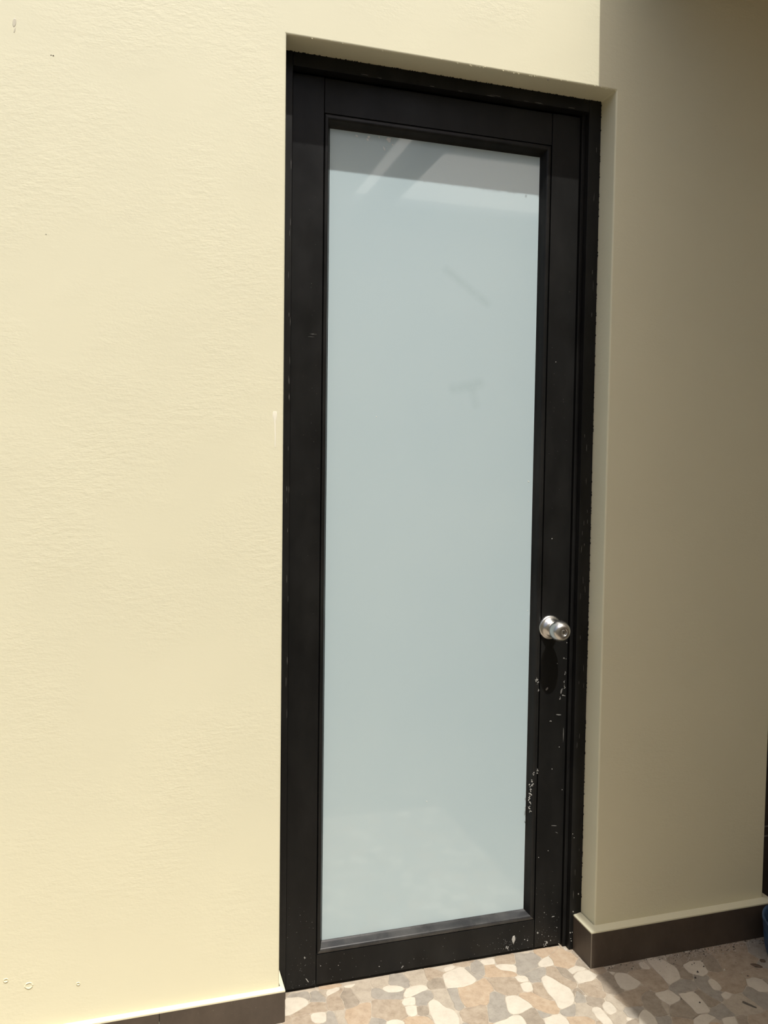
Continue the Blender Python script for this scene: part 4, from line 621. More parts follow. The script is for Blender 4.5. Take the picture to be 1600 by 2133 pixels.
('p',[6148,-3666,6230,-3626,6304,-3556,6365,-3474,6409,-3382,6389,-3287,6349,-3193,6269,-3132,6173,-3107,6105,-3166,6046,-3253,5958,-3306,5875,-3326,5867,-3426,5874,-3526,5964,-3572,6061,-3613]),
('g',[2890,-1526,2977,-1501,3053,-1436,3128,-1374,3177,-1295,3228,-1210,3210,-1133,3125,-1086,3029,-1061,2932,-1053,2836,-1081,2748,-1092,2709,-1177,2758,-1261,2808,-1349,2849,-1442]),
('g',[8026,-3606,8095,-3556,8160,-3480,8239,-3413,8325,-3361,8314,-3302,8227,-3251,8130,-3221,8034,-3185,7938,-3147,7845,-3111,7764,-3156,7691,-3229,7620,-3301,7589,-3392,7646,-3466,7737,-3509,7837,-3533,7933,-3569]),
('g',[14468,-3666,14555,-3632,14639,-3580,14716,-3517,14771,-3461,14746,-3367,14726,-3268,14700,-3175,14617,-3136,14519,-3127,14432,-3158,14402,-3251,14382,-3349,14338,-3440,14328,-3529,14398,-3598]),
('T',[8170,614,8256,636,8330,702,8394,769,8424,864,8477,950,8472,1034,8385,1072,8285,1073,8186,1057,8092,1028,8033,951,8019,862,8089,790,8120,693]),
('c',[-165,-3987,-67,-3993,38,-3993,142,-3993,229,-3963,206,-3870,131,-3804,33,-3788,-60,-3828,-132,-3899]),
('b',[8229,-2946,8329,-2953,8425,-2935,8496,-2864,8544,-2776,8531,-2682,8456,-2626,8358,-2597,8263,-2562,8169,-2527,8070,-2528,8030,-2603,8030,-2701,7991,-2795,8044,-2864,8138,-2902]),
('e',[14089,-2582,14167,-2529,14228,-2448,14269,-2353,14328,-2268,14338,-2196,14241,-2170,14145,-2130,14048,-2107,13965,-2137,13923,-2229,13885,-2326,13850,-2417,13939,-2452,14034,-2500]),
('B',[13288,-306,13379,-283,13475,-255,13563,-211,13608,-127,13645,-35,13671,58,13602,73,13502,82,13405,104,13325,76,13266,-3,13211,-88,13124,-133,13142,-192,13220,-249]),
('T',[13330,-1606,13419,-1600,13440,-1507,13477,-1416,13510,-1322,13546,-1232,13496,-1156,13425,-1092,13332,-1105,13258,-1157,13184,-1222,13135,-1276,13167,-1368,13201,-1460,13259,-1539]),
('g',[848,-2326,915,-2285,962,-2198,1033,-2127,1084,-2046,1046,-1991,961,-1938,894,-1871,825,-1812,745,-1853,659,-1898,602,-1955,632,-2048,647,-2145,683,-2225,769,-2270]),
('g',[888,-2866,983,-2841,1083,-2832,1181,-2810,1274,-2774,1343,-2717,1343,-2622,1317,-2529,1228,-2505,1132,-2474,1032,-2462,949,-2456,888,-2531,862,-2626,813,-2713,813,-2808]),
('e',[6154,-2985,6248,-2992,6339,-2960,6404,-2891,6356,-2808,6398,-2714,6461,-2639,6423,-2563,6351,-2494,6272,-2435,6187,-2392,6146,-2472,6099,-2560,6040,-2640,6029,-2723,6084,-2804,6127,-2892]),
('b',[-186,-1405,-102,-1383,-16,-1336,66,-1290,20,-1220,-52,-1147,-86,-1052,-112,-981,-192,-1009,-193,-1107,-193,-1209,-193,-1310]),
('C',[10031,-287,10130,-293,10220,-260,10255,-166,10271,-66,10246,32,10187,113,10099,149,10043,70,9989,-19,9948,-109,9972,-207]),
('B',[8230,-247,8307,-206,8379,-140,8418,-52,8463,39,8458,112,8376,164,8304,236,8213,247,8139,184,8070,110,8014,31,8078,-29,8164,-84,8216,-159]),
('p',[4405,-2606,4468,-2546,4493,-2449,4486,-2349,4433,-2262,4377,-2177,4315,-2095,4257,-2056,4189,-2123,4169,-2222,4126,-2315,4087,-2405,4135,-2480,4231,-2512,4313,-2574]),
('b',[4806,-2946,4883,-2891,4984,-2873,5071,-2830,5142,-2758,5187,-2674,5120,-2610,5022,-2589,4923,-2567,4822,-2558,4732,-2596,4660,-2668,4570,-2712,4554,-2785,4639,-2839,4714,-2909]),
('p',[13349,-2306,13442,-2295,13502,-2222,13560,-2139,13609,-2053,13581,-1984,13494,-1936,13410,-1883,13333,-1904,13263,-1977,13177,-2031,13133,-2107,13197,-2180,13269,-2249]),
('t',[4008,-3806,4109,-3813,4183,-3759,4220,-3667,4170,-3589,4091,-3522,4024,-3441,3971,-3354,3877,-3316,3809,-3325,3803,-3424,3711,-3467,3681,-3547,3719,-3643,3727,-3744,3806,-3788,3906,-3785]),
('b',[1888,-2306,1985,-2308,1991,-2223,1991,-2125,1988,-2030,1940,-1940,1873,-1861,1821,-1775,1793,-1809,1747,-1901,1700,-1995,1641,-2079,1618,-2170,1707,-2216,1793,-2274]),
('e',[12388,-3785,12485,-3792,12583,-3792,12656,-3732,12709,-3646,12746,-3551,12766,-3457,12675,-3429,12573,-3422,12485,-3417,12395,-3460,12313,-3516,12314,-3614,12328,-3713]),
('c',[14946,-1386,14993,-1334,14993,-1233,14993,-1131,14994,-1032,14935,-1020,14854,-1069,14811,-1158,14816,-1255,14863,-1342]),
('c',[12768,-2144,12860,-2122,12949,-2091,12988,-2005,12993,-1908,12987,-1810,12955,-1718,12898,-1652,12830,-1715,12769,-1791,12713,-1871,12707,-1967,12725,-2062]),
('e',[3189,-3506,3273,-3480,3346,-3409,3447,-3394,3460,-3334,3433,-3235,3414,-3135,3375,-3082,3285,-3125,3185,-3155,3084,-3167,3011,-3217,2974,-3307,3043,-3366,3118,-3438]),
('b',[3729,-3066,3824,-3065,3922,-3049,4018,-3021,4099,-2969,4113,-2892,4050,-2815,3997,-2730,3911,-2684,3818,-2647,3725,-2629,3688,-2714,3687,-2816,3661,-2913,3653,-3008]),
('G',[12966,-1564,13058,-1536,13158,-1516,13189,-1465,13153,-1370,13119,-1272,13079,-1179,13007,-1112,12931,-1162,12839,-1209,12769,-1281,12736,-1370,12803,-1443,12884,-1506]),
('b',[1431,-1667,1522,-1641,1578,-1582,1593,-1481,1622,-1380,1685,-1296,1696,-1208,1612,-1154,1517,-1116,1429,-1136,1388,-1231,1309,-1303,1231,-1369,1233,-1453,1317,-1511,1402,-1573]),
('e',[12311,-3987,12417,-3993,12526,-3993,12613,-3963,12603,-3860,12550,-3802,12446,-3800,12350,-3814,12303,-3909]),
('P',[1368,834,1466,827,1563,846,1659,855,1745,850,1787,930,1729,994,1642,1038,1549,1078,1473,1145,1403,1211,1313,1207,1238,1150,1235,1055,1177,975,1182,888,1274,865]),
('B',[7712,-1824,7739,-1750,7776,-1652,7851,-1577,7939,-1525,7964,-1459,7896,-1394,7806,-1346,7716,-1295,7640,-1227,7578,-1242,7527,-1324,7508,-1425,7456,-1479,7485,-1574,7544,-1643,7644,-1651,7706,-1725]),
('t',[14830,-2266,14927,-2273,14993,-2230,14993,-2131,14993,-2028,14992,-1929,14915,-1892,14855,-1965,14805,-2055,14733,-2125,14758,-2199]),
('g',[953,-1604,1033,-1567,1107,-1499,1182,-1437,1190,-1343,1135,-1265,1068,-1192,1034,-1098,979,-1051,918,-1122,858,-1202,800,-1281,807,-1371,882,-1425,941,-1509]),
('b',[87,-2844,158,-2792,195,-2694,251,-2603,300,-2508,375,-2437,358,-2375,274,-2315,176,-2283,93,-2304,31,-2388,-41,-2462,-16,-2556,7,-2658,48,-2753]),
('T',[7389,-2862,7459,-2802,7493,-2713,7493,-2610,7526,-2512,7579,-2427,7538,-2364,7441,-2332,7413,-2231,7405,-2134,7317,-2144,7268,-2231,7227,-2318,7227,-2420,7202,-2514,7251,-2592,7300,-2683,7351,-2772]),
('g',[752,-3307,852,-3313,955,-3294,1058,-3276,1156,-3271,1178,-3185,1173,-3081,1142,-2980,1130,-2878,1043,-2847,944,-2868,879,-2938,832,-3032,784,-3127,740,-3220]),
('p',[12971,-3987,13067,-3993,13167,-3993,13267,-3993,13364,-3994,13376,-3947,13313,-3872,13261,-3792,13166,-3794,13068,-3807,12973,-3815,12947,-3902]),
('t',[9246,-3686,9323,-3638,9371,-3565,9335,-3474,9309,-3376,9293,-3278,9264,-3233,9179,-3284,9081,-3257,9006,-3266,8955,-3347,8910,-3436,8907,-3498,8999,-3533,9074,-3594,9156,-3649]),
('g',[12287,-3486,12375,-3455,12465,-3415,12511,-3340,12493,-3243,12461,-3157,12409,-3073,12331,-3027,12286,-3090,12263,-3189,12182,-3249,12087,-3287,11989,-3261,11914,-3305,11925,-3385,12004,-3422,12102,-3415,12199,-3439]),
('b',[1909,-3207,2004,-3190,2095,-3144,2166,-3087,2135,-2991,2109,-2893,2023,-2848,1923,-2867,1818,-2866,1740,-2900,1677,-2979,1668,-3038,1765,-3065,1844,-3133]),
]

# ---------------------------------------------------------------- the wall
W, H = 0.855, 2.300
xs = [-4.0, 0.0, W, 1.405, 2.35, 4.2]
ys = [0.0, 0.20, 0.32]
zs = [-0.05, H, 4.3]
bm = cells(xs, ys, zs, lambda i, j, k: not (j == 0 and k == 0 and i in (1, 3)))
wall = mesh_obj('wall_back', bm, M_WALL)
bv = wall.modifiers.new('soft_corners', 'BEVEL')
bv.width = 0.004; bv.segments = 3; bv.limit_method = 'ANGLE'
for p in wall.data.polygons: p.use_smooth = False
tag(wall, 'pale yellow plastered wall with the door opening, sunlit left and shaded right', 'wall', kind='structure')

# mortar ledges on top of the skirting tiles, painted with the wall
HBL, TBL = 0.0775, 0.0125
HBR, TBR = 0.0985, 0.0240
def ledge(path, t, h, parent, rise):
    """sloped fillet: inner line on the wall face, outer line at the tile's front edge"""
    bm = bmesh.new()
    n = len(path)
    rows = []
    for (ix, iy, ox, oy) in path:
        rows.append([bm.verts.new((ix, iy, h - 0.010)), bm.verts.new((ix, iy, h + rise)), bm.verts.new((ox, oy, h)), bm.verts.new((ox, oy, h - 0.0035)), ])
    for a, b in zip(rows[:-1], rows[1:]):
        for k in range(4):
            bm.faces.new((a[k], a[(k+1) % 4], b[(k+1) % 4], b[k]))
    bm.faces.new(rows[0]); bm.faces.new(rows[-1])
    return mesh_obj('mortar_ledge', bm, M_WALL, parent)
ledge([(-4.0, 0.002, -4.0, -TBL), (0.002, 0.002, TBL, -TBL), (0.002, 0.072, TBL, 0.072)], TBL, HBL, wall, 0.0035)
ledge([(W - 0.002, 0.072, W - TBR, 0.072), (W - 0.002, 0.002, W - TBR, -TBR), (1.403, 0.002, 1.405 + TBR, -TBR), (1.403, 0.10, 1.405 + TBR, 0.10)], TBR, HBR, wall, 0.004)

# small marks on the wall
def blob(bm, cx, y, cz, w, h, ang, thick, n=9, jit=0.28):
    """irregular flat drop of material lying on a plane facing -Y"""
    c, s = math.cos(ang), math.sin(ang)
    ring = []
    for k in range(n):
        t = 2 * math.pi * k / n
        r = 1 + random.uniform(-jit, jit)
        u, v = 0.5 * w * r * math.cos(t), 0.5 * h * r * math.sin(t)
        ring.append((cx + u * c - v * s, cz + u * s + v * c))
    base = [bm.verts.new((x, y + 0.0004, z)) for x, z in ring]
    top = [bm.verts.new((cx + (x - cx) * 0.7, y - thick, cz + (z - cz) * 0.7)) for x, z in ring]
    for k in range(n):
        bm.faces.new((base[k], base[(k+1) % n], top[(k+1) % n], top[k]))
    bm.faces.new(top)

M_DRIP = simple('fresh_cream_paint_run', (0.90, 0.855, 0.70), 0.5)
M_SMEAR = simple('grey_smear', (0.60, 0.555, 0.43), 0.7)
M_DOT = simple('dark_spot', (0.12, 0.10, 0.07), 0.8)
bm = bmesh.new()
prof = [(1.4500, 0.0030), (1.4470, 0.0050), (1.4400, 0.0056), (1.4330, 0.0046), (1.4270, 0.0026), (1.4100, 0.0019), (1.3900, 0.0017), (1.3720, 0.0018), (1.3665, 0.0008)]
rows = []
for z, r in prof:
    cx = -0.0195 + 0.0008 * math.sin(z * 60)
    rows.append([bm.verts.new((cx + r * math.cos(t), 0.0003 - 0.0011 * math.sin(t), z)) for t in [math.pi * k / 5 for k in range(6)]])
for a, b in zip(rows[:-1], rows[1:]):
    for k in range(5): bm.faces.new((a[k], a[k+1], b[k+1], b[k]))
mesh_obj('paint_drip', bm, M_DRIP, wall, True)
bm = bmesh.new()
blob(bm, -0.5672, 0, 2.2300, 0.0085, 0.022, -0.1, 0.0006, 12, 0.1)
blob(bm, -0.5668, 0, 2.2150, 0.0035, 0.014, -0.2, 0.0006, 8, 0.1)
mesh_obj('grey_smear', bm, M_SMEAR, wall)
bm = bmesh.new()
for x, z, r in [(-0.4968, 2.1754, 0.003), (-0.4925, 2.1750, 0.003), (0.6596, 2.2975, 0.004), (-0.5086, 1.8046, 0.002)]:
    blob(bm, x, 0, z, r * 1.3, r * 0.8, 0, 0.0006, 7)
tag(mesh_obj('dark_spot', bm, M_DOT, wall), kind='stuff')
for x, z, r in [(-0.5526, 0.1801, 0.0075), (-0.4510, 0.1668, 0.0035), (-0.5987, 0.1999, 0.0045)]:
    bm = bmesh.new()               # little knocked dents: a raised crumbly lip round a hollow
    n = 14
    rings = []
    for rr, dep in ((1.25, 0.0003), (1.0, -0.0016), (0.72, -0.0004), (0.35, 0.0002), ):
        rings.append([bm.verts.new((x + r * rr * (1 + random.uniform(-.12, .12)) * math.cos(2*math.pi*k/n), dep, z + r * 0.85 * rr * (1 + random.uniform(-.12, .12)) * math.sin(2*math.pi*k/n))) for k in range(n)])
    for a, b in zip(rings[:-1], rings[1:]):
        for k in range(n): bm.faces.new((a[k], a[(k+1) % n], b[(k+1) % n], b[k]))
    bm.faces.new(rings[-1])
    mesh_obj('plaster_dent', bm, M_WALL, wall)
# crumbs of render left along the rim of the lintel and the right corner
bm = bmesh.new()
for k in range(70):
    x = W * random.random() ** 0.45
    s = random.uniform(0.0008, 0.0020)
    blob(bm, x, random.choice((0.0, 0.001)), H + random.uniform(-0.001, 0.003), s * 2.2, s, random.uniform(-.3, .3), 0.0003, 6)
tag(mesh_obj('plaster_crumbs', bm, M_WALL, wall), kind='stuff')

# ---------------------------------------------------------------- floor
bm = bmesh.new()
add_box(bm, -6, 6, -9, 0.32, -0.06, -0.0011)
floor = mesh_obj('floor', bm, M_GROUT)
tag(floor, 'pebble patterned floor of cream, grey and tan stones before the door', 'floor', kind='structure')

def stone_into(bm, pts, inset=0.0011, z=0.0, depth=0.0035):
    n = len(pts)
    ring = []
    for k in range(n):
        px, py = pts[k - 1]; qx, qy = pts[(k + 1) % n]
        dx, dy = qx - px, qy - py
        L = math.hypot(dx, dy) + 1e-9
        ring.append((pts[k][0] - dy / L * inset, pts[k][1] + dx / L * inset))
    a = [bm.verts.new((x, y, z - depth)) for x, y in pts]
    b = [bm.verts.new((x, y, z - 0.0006)) for x, y in pts]
    c = [bm.verts.new((x, y, z)) for x, y in ring]
    for k in range(n):
        k2 = (k + 1) % n
        bm.faces.new((a[k], a[k2], b[k2], b[k]))
        bm.faces.new((b[k], b[k2], c[k2], c[k]))
    bm.faces.new(c)

def ccw(p):
    a = sum(p[k][0] * p[(k+1) % len(p)][1] - p[(k+1) % len(p)][0] * p[k][1] for k in range(len(p)))
    return p if a > 0 else p[::-1]

rest = {}
taken = []
for kind, flat in STONES:
    p = ccw([(flat[i] / 10000.0, flat[i+1] / 10000.0) for i in range(0, len(flat), 2)])
    cx = sum(q[0] for q in p) / len(p); cy = sum(q[1] for q in p) / len(p)
    if kind.isupper():
        bm = bmesh.new()
        stone_into(bm, [(x - cx, y - cy) for x, y in p])
        o = mesh_obj('stone', bm, STONE[kind.lower()], floor)
        o.location = (cx, cy, random.uniform(-0.0002, 0.0002))
    else:
        stone_into(rest.setdefault(kind, bmesh.new()), p)

# the paving goes on beyond: convex cells round jittered seeds
seeds = []
sp = 0.052
for j in range(-60, 12):
    for i in range(-52, 62):
        seeds.append((i * sp + (j % 2) * sp * 0.5 + random.uniform(-.38, .38) * sp, j * sp * 0.9 + random.uniform(-.38, .38) * sp))
grid = {}
for s in seeds: grid.setdefault((int(s[0] // 0.1), int(s[1] // 0.1)), []).append(s)
def cell(s):
    poly = [(s[0] + a, s[1] + b) for a, b in ((-.09, -.09), (.09, -.09), (.09, .09), (-.09, .09))]
    gi, gj = int(s[0] // 0.1), int(s[1] // 0.1)
    for di in (-1, 0, 1):
        for dj in (-1, 0, 1):
            for q in grid.get((gi + di, gj + dj), ()):
                if q is s: continue
                mx, my = (s[0] + q[0]) / 2, (s[1] + q[1]) / 2
                nx, ny = q[0] - s[0], q[1] - s[1]
                out = []
                for k in range(len(poly)):
                    a, b = poly[k], poly[(k + 1) % len(poly)]
                    da = (a[0] - mx) * nx + (a[1] - my) * ny; db = (b[0] - mx) * nx + (b[1] - my) * ny
                    if da <= 0: out.append(a)
                    if (da < 0) != (db < 0) and da != db:
                        t = da / (da - db); out.append((a[0] + (b[0] - a[0]) * t, a[1] + (b[1] - a[1]) * t))
                poly = out
                if len(poly) < 3: return None
    return poly
for s in seeds:
    x, y = s
    if -0.045 < x < 1.525 and -0.425 < y < 0.2: continue
    if y > -0.005 and not (1.43 < x < 2.3 and y < 0.15): continue
    if y < -3.0: continue
    p = cell(s)
    if not p or len(p) < 3: continue
    p = [(x + (a - x) * 0.95, y + (b - y) * 0.95) for a, b in p]
    q = []
    for k in range(len(p)):                       # one round of corner cutting
        a, b = p[k], p[(k + 1) % len(p)]
        if math.hypot(b[0]-a[0], b[1]-a[1]) < 0.004: q.append(((a[0]+b[0])/2, (a[1]+b[1])/2)); continue
        q.append((a[0] * .78 + b[0] * .22, a[1] * .78 + b[1] * .22)); q.append((a[0] * .22 + b[0] * .78, a[1] * .22 + b[1] * .78))
    if len(q) >= 3: stone_into(rest.setdefault(random.choice('ccgggttbbpe'), bmesh.new()), ccw(q))
for kind, bm in rest.items():
    tag(mesh_obj('stone_paving', bm, STONE[kind], floor), kind='stuff')

# ---------------------------------------------------------------- skirting
bl = empty('baseboard_left', (-2, -TBL, 0))
tag(bl, 'sunlit brown tile skirting along the wall left of the door', 'skirting', kind='structure')
def child(o, parent):
    o.parent = parent
    o.matrix_parent_inverse = parent.matrix_basis.inverted()
    return o
edges = [0.0120, -0.2770, -0.877, -1.477, -2.077, -2.677, -3.277, -3.99]
for a, b in zip(edges[:-1], edges[1:]):
    child(box_obj('tile', (b + 0.0006, a - 0.0006, -TBL, 0.0005, 0.0, HBL - 0.003), M_SKIRT, None, 0.0007), bl)
child(box_obj('tile', (0.0005, TBL, -TBL + 0.0015, 0.069, 0.0, HBL - 0.003), M_SKIRT, None, 0.0007), bl)
br = empty('baseboard_right', (1.1, -TBR, 0))
tag(br, 'shaded dark brown tile skirting round the foot of the wall right of the door', 'skirting', kind='structure')
xl = W - TBR
child(box_obj('tile', (xl + 0.0022, 1.4050 + TBR - 0.0015, -TBR, 0.0005, 0.0, HBR - 0.003), M_SKIRT, None, 0.0007), br)
child(box_obj('tile', (xl, W + 0.0005, -TBR + 0.0022, 0.0695, 0.0, HBR - 0.003), M_SKIRT, None, 0.0007), br)
child(box_obj('tile', (1.4045, 1.405 + TBR, -TBR + 0.0022, 0.085, 0.0, HBR - 0.003), M_SKIRT, None, 0.0007), br)
child(box_obj('corner_grout', (xl + 0.0006, xl + 0.0030, -TBR + 0.0006, -TBR + 0.0030, 0.001, HBR - 0.004), M_GROUT_EDGE, None, 0.0003), br)

# ---------------------------------------------------------------- door frame
FY, LY, GY = 0.070, 0.094, 0.1155
fr = empty('trim_1', (0, FY, 0))
tag(fr, 'black coated door frame set into the plastered opening', 'door frame', kind='structure')
JL, JR, HZ = 0.0285, 0.8195, 2.268
child(box_obj('jamb', (0.0003, JL, FY, 0.16, 0.0, H - 0.0003), M_FRAME, None, 0.0012), fr)
child(box_obj('jamb', (JR, W - 0.0003, FY, 0.16, 0.0, H - 0.0003), M_FRAME, None, 0.0012), fr)
child(box_obj('head', (JL + 0.0003, JR - 0.0003, FY + 0.0006, 0.16, HZ, H - 0.0003), M_FRAME, None, 0.0012), fr)
child(box_obj('stop_strip', (0.8100, JR - 0.0003, LY - 0.006, 0.15, 0.001, HZ - 0.0003), M_FRAME, None, 0.001), fr)
# rough sealant between frame and plaster
bm = bmesh.new()
for k in range(260):
    t = random.random()
    if t < 0.55:
        x, z = W - 0.0005, random.uniform(0.11, H)
    else:
        x, z = random.uniform(0.02, W), H - 0.0005
    s = random.uniform(0.001, 0.0024)
    blob(bm, x + random.uniform(-.001, 0), FY - 0.0004, z, s * 1.4, s * 2.2, 0, s * 0.5, 5)
tag(child(mesh_obj('sealant', bm, M_GAP), fr), kind='stuff')

# ---------------------------------------------------------------- door leaf
door = empty('door_1', (0.033, LY, 0))
tag(door, 'black door with a tall frosted white glass pane and round steel knob', 'door', kind='structure')
Z0, Z1 = 0.008, 2.262
XL0, XL1, XR0, XR1 = 0.0330, 0.1100, 0.7258, 0.8070
D1 = LY + 0.040
child(box_obj('stile', (XL0, XL1, LY, D1, Z0, Z1), M_BLACK, None, 0.0008), door)
child(box_obj('stile', (XR0, XR1, LY, D1, Z0, Z1), M_BLACK, None, 0.0008), door)
BX0, BX1, BZ0, BZ1 = 0.1125, 0.7232, 0.0880, 2.1775
child(box_obj('rail', (XL1 + 0.0016, XR0 - 0.0016, LY + 0.0003, D1, Z0 + 0.001, BZ0 - 0.0012), M_BLACK, None, 0.0008), door)
child(box_obj('rail', (XL1 + 0.0016, XR0 - 0.0016, LY + 0.0003, D1, BZ1 + 0.0014, Z1 - 0.001), M_BLACK, None, 0.0008), door)
child(box_obj('gap_shade', (XL0 + 0.004, XR1 - 0.004, LY + 0.006, D1 - 0.004, 0.0004, Z0 + 0.004), M_GAP, None), door)  # near-black filler, painted shade for the gap under the leaf
child(box_obj('core', (XL1 - 0.002, XR0 + 0.002, LY + 0.028, D1 - 0.004, Z0 + 0.006, Z1 - 0.006), M_GAP, None), door)
pane = child(box_obj('pane', (0.1160, 0.7190, GY, GY + 0.006, 0.098, 2.168), M_PANE, None), door)

# glazing beads, mitred at the corners; (fraction of width, depth behind the leaf face)
BP = [(0.0, 0.010), (0.0, 0.0014), (0.05, 0.0002), (0.12, -0.0004), (0.30, -0.0010), (0.42, -0.0007), (0.50, 0.0008), (0.56, 0.0030), (0.66, 0.0085), (0.78, 0.0145), (0.88, 0.0188), (0.95, 0.0200), (0.955, 0.0214), (1.0, 0.0216)]
wl, wr, wb, wt = 0.0178, 0.0228, 0.0232, 0.0258
def bead(kind, mat):
    bm = bmesh.new()
    A, B = [], []
    for f, d in BP:
        x0, x1, z0, z1 = BX0 + wl * f, BX1 - wr * f, BZ0 + wb * f, BZ1 - wt * f
        y = LY + d
        ends = {'left': ((x0, z0), (x0, z1)), 'right': ((x1, z0), (x1, z1)), 'bottom': ((x0, z0), (x1, z0)), 'top': ((x0, z1), (x1, z1))}[kind]
        A.append(bm.verts.new((ends[0][0], y, ends[0][1]))); B.append(bm.verts.new((ends[1][0], y, ends[1][1])))
    for k in range(len(BP) - 1):
        bm.faces.new((A[k], A[k+1], B[k+1], B[k]))
    o = mesh_obj('glazing_bead', bm, mat, None, True)
    return child(o, door)
for kd in ('left', 'right', 'top'): bead(kd, M_BEAD)
bead('bottom', M_BEAD_DUSTY)

# knob: rose, neck, ball and lock face
KX, KZ = 0.7500, 0.8985
rose = [(0.0, LY - 0.0205), (0.0135, LY - 0.0205), (0.0145, LY - 0.0200), (0.0175, LY - 0.0185), (0.0210, LY - 0.0150), (0.0235, LY - 0.0115), (0.0262, LY - 0.0085), (0.0295, LY - 0.0072), (0.0318, LY - 0.0060), (0.0328, LY - 0.0035), (0.0328, LY + 0.0005)]
ball = [(0.0, LY - 0.0205), (0.0118, LY - 0.0200), (0.0118, LY - 0.0275), (0.0128, LY - 0.0295), (0.0165, LY - 0.0320), (0.0222, LY - 0.0380), (0.0262, LY - 0.0450), (0.0276, LY - 0.0525), (0.0272, LY - 0.0600), (0.0252, LY - 0.0675), (0.0215, LY - 0.0735), (0.0165, LY - 0.0772), (0.0110, LY - 0.0786), (0.0096, LY - 0.0784), (0.0090, LY - 0.0765), (0.0088, LY - 0.0740)]
knob = child(lathe('door_knob', ball, M_STEEL, None, (KX, KZ)), door)
tag(knob, 'round stainless steel door knob with a keyhole')
def sub(o): o.parent = knob; o.matrix_parent_inverse = knob.matrix_world.inverted() @ Matrix.Identity(4); return o
bpy.context.view_layer.update()
sub(lathe('rose_plate', rose, M_STEEL, None, (KX, KZ)))
sub(lathe('lock_cylinder', [(0.0088, LY - 0.0738), (0.0086, LY - 0.0752), (0.0062, LY - 0.0768), (0.0, LY - 0.0772)], M_STEEL, None, (KX, KZ), 28))
sub(box_obj('keyway', (KX - 0.0011, KX + 0.0011, LY - 0.0778, LY - 0.0755, KZ - 0.0034, KZ + 0.0034), M_STEEL_DARK, None, 0.0004))

# paint flecks, dust and scratches on door and frame
LEAF = [(0.0814, 0.0834, 0.0052, 0.0039, 0), (0.0881, 0.0249, 0.0032, 0.0234, -0.55), (0.0791, 0.0726, 0.0019, 0.0019, 0), (0.7812, 0.088, 0.0065, 0.0032, 0), (0.794, 0.0547, 0.0032, 0.0032, 0), (0.7349, 0.0487, 0.0058, 0.0039, 0.3), (0.7594, 0.0149, 0.0091, 0.0117, 0.3), (0.6637, 0.0408, 0.013, 0.026, 0.1), (0.6426, 0.0213, 0.0117, 0.0065, 0), (0.7756, 0.0206, 0.0039, 0.0039, 0), (0.7484, 0.0412, 0.0026, 0.0026, 0), (0.7693, 0.0339, 0.0026, 0.0026, 0), (0.7542, 0.1029, 0.0026, 0.0026, 0), (0.7978, 0.8107, 0.0104, 0.0039, 0.5), (0.7761, 0.7973, 0.0039, 0.0026, 0.4), (0.8004, 0.7694, 0.0039, 0.0078, 0.3), (0.7961, 0.7084, 0.0104, 0.0039, 0.6), (0.7874, 0.701, 0.0039, 0.0065, 0.4), (0.804, 0.8529, 0.0032, 0.0032, 0), (0.7881, 0.5647, 0.0039, 0.0039, 0), (0.7675, 0.5049, 0.0032, 0.0032, 0), (0.8002, 0.4439, 0.0032, 0.0032, 0), (0.7326, 0.2615, 0.0039, 0.0032, 0), (0.7616, 0.2768, 0.0026, 0.0026, 0), (0.7597, 0.6391, 0.0052, 0.0026, 0.4), (0.7504, 1.6137, 0.0032, 0.0032, 0), (0.7512, 1.1396, 0.0039, 0.0039, 0), (0.7981, 0.7456, 0.0039, 0.0104, 0.1), (0.8, 0.7295, 0.0032, 0.0091, -0.1), (0.0862, 1.6468, 0.0156, 0.0016, 0), (0.6957, 0.0358, 0.0039, 0.0026, 0), (0.7046, 0.0317, 0.0039, 0.0039, 0), (0.1691, 0.0501, 0.0026, 0.0026, 0), (0.3418, 0.0163, 0.0039, 0.0065, 0.6), (0.2785, 0.0294, 0.0039, 0.0026, 0), (0.1226, 0.0566, 0.0026, 0.0026, 0)]
BEADF = [(0.7153, 0.7576, 0.0078, 0.0039, 0.9), (0.7185, 0.7482, 0.0039, 0.0091, 0.4), (0.7125, 0.7551, 0.0052, 0.0065, 0.5), (0.7204, 0.727, 0.0026, 0.0052, 0), (0.7116, 0.4972, 0.0039, 0.0078, 0.2), (0.7063, 0.4765, 0.0052, 0.0078, 0), (0.7051, 0.466, 0.0078, 0.0104, 0.3), (0.704, 0.4528, 0.0065, 0.0104, 0.2), (0.7028, 0.4409, 0.0078, 0.0065, 0.5), (0.7002, 0.4292, 0.0065, 0.0104, 0.4), (0.7019, 0.4183, 0.0052, 0.0065, 0), (0.7008, 0.4051, 0.0052, 0.0091, 0.2), (0.704, 0.3941, 0.0039, 0.0052, 0), (0.6189, 0.0967, 0.0117, 0.0052, 0.4), (0.723, 0.5055, 0.0039, 0.0052, 0), (0.7218, 0.4976, 0.0026, 0.0052, 0.3)]
JAMB = [(0.0338, 1.4269, 0.0039, 0.0039, 0), (0.8225, 0.0484, 0.0039, 0.0039, 0), (0.8285, 0.0488, 0.0026, 0.0026, 0), (0.8245, 0.0317, 0.0026, 0.0026, 0), (0.8261, 0.0246, 0.0039, 0.0032, 0), (0.7994, 0.0221, 0.0039, 0.0052, 0), (0.8299, 0.1071, 0.0039, 0.0052, 0), (0.8361, 0.098, 0.0039, 0.0052, 0), (0.845, 0.1553, 0.0039, 0.0065, 0), (0.8071, 1.9847, 0.0026, 0.0156, -0.1), (0.8111, 2.1473, 0.0019, 0.0182, 0), (0.8224, 0.3272, 0.0026, 0.0026, 0), (0.8271, 0.3159, 0.0026, 0.0026, 0), (0.0363, 0.2609, 0.0026, 0.0065, -0.4)]
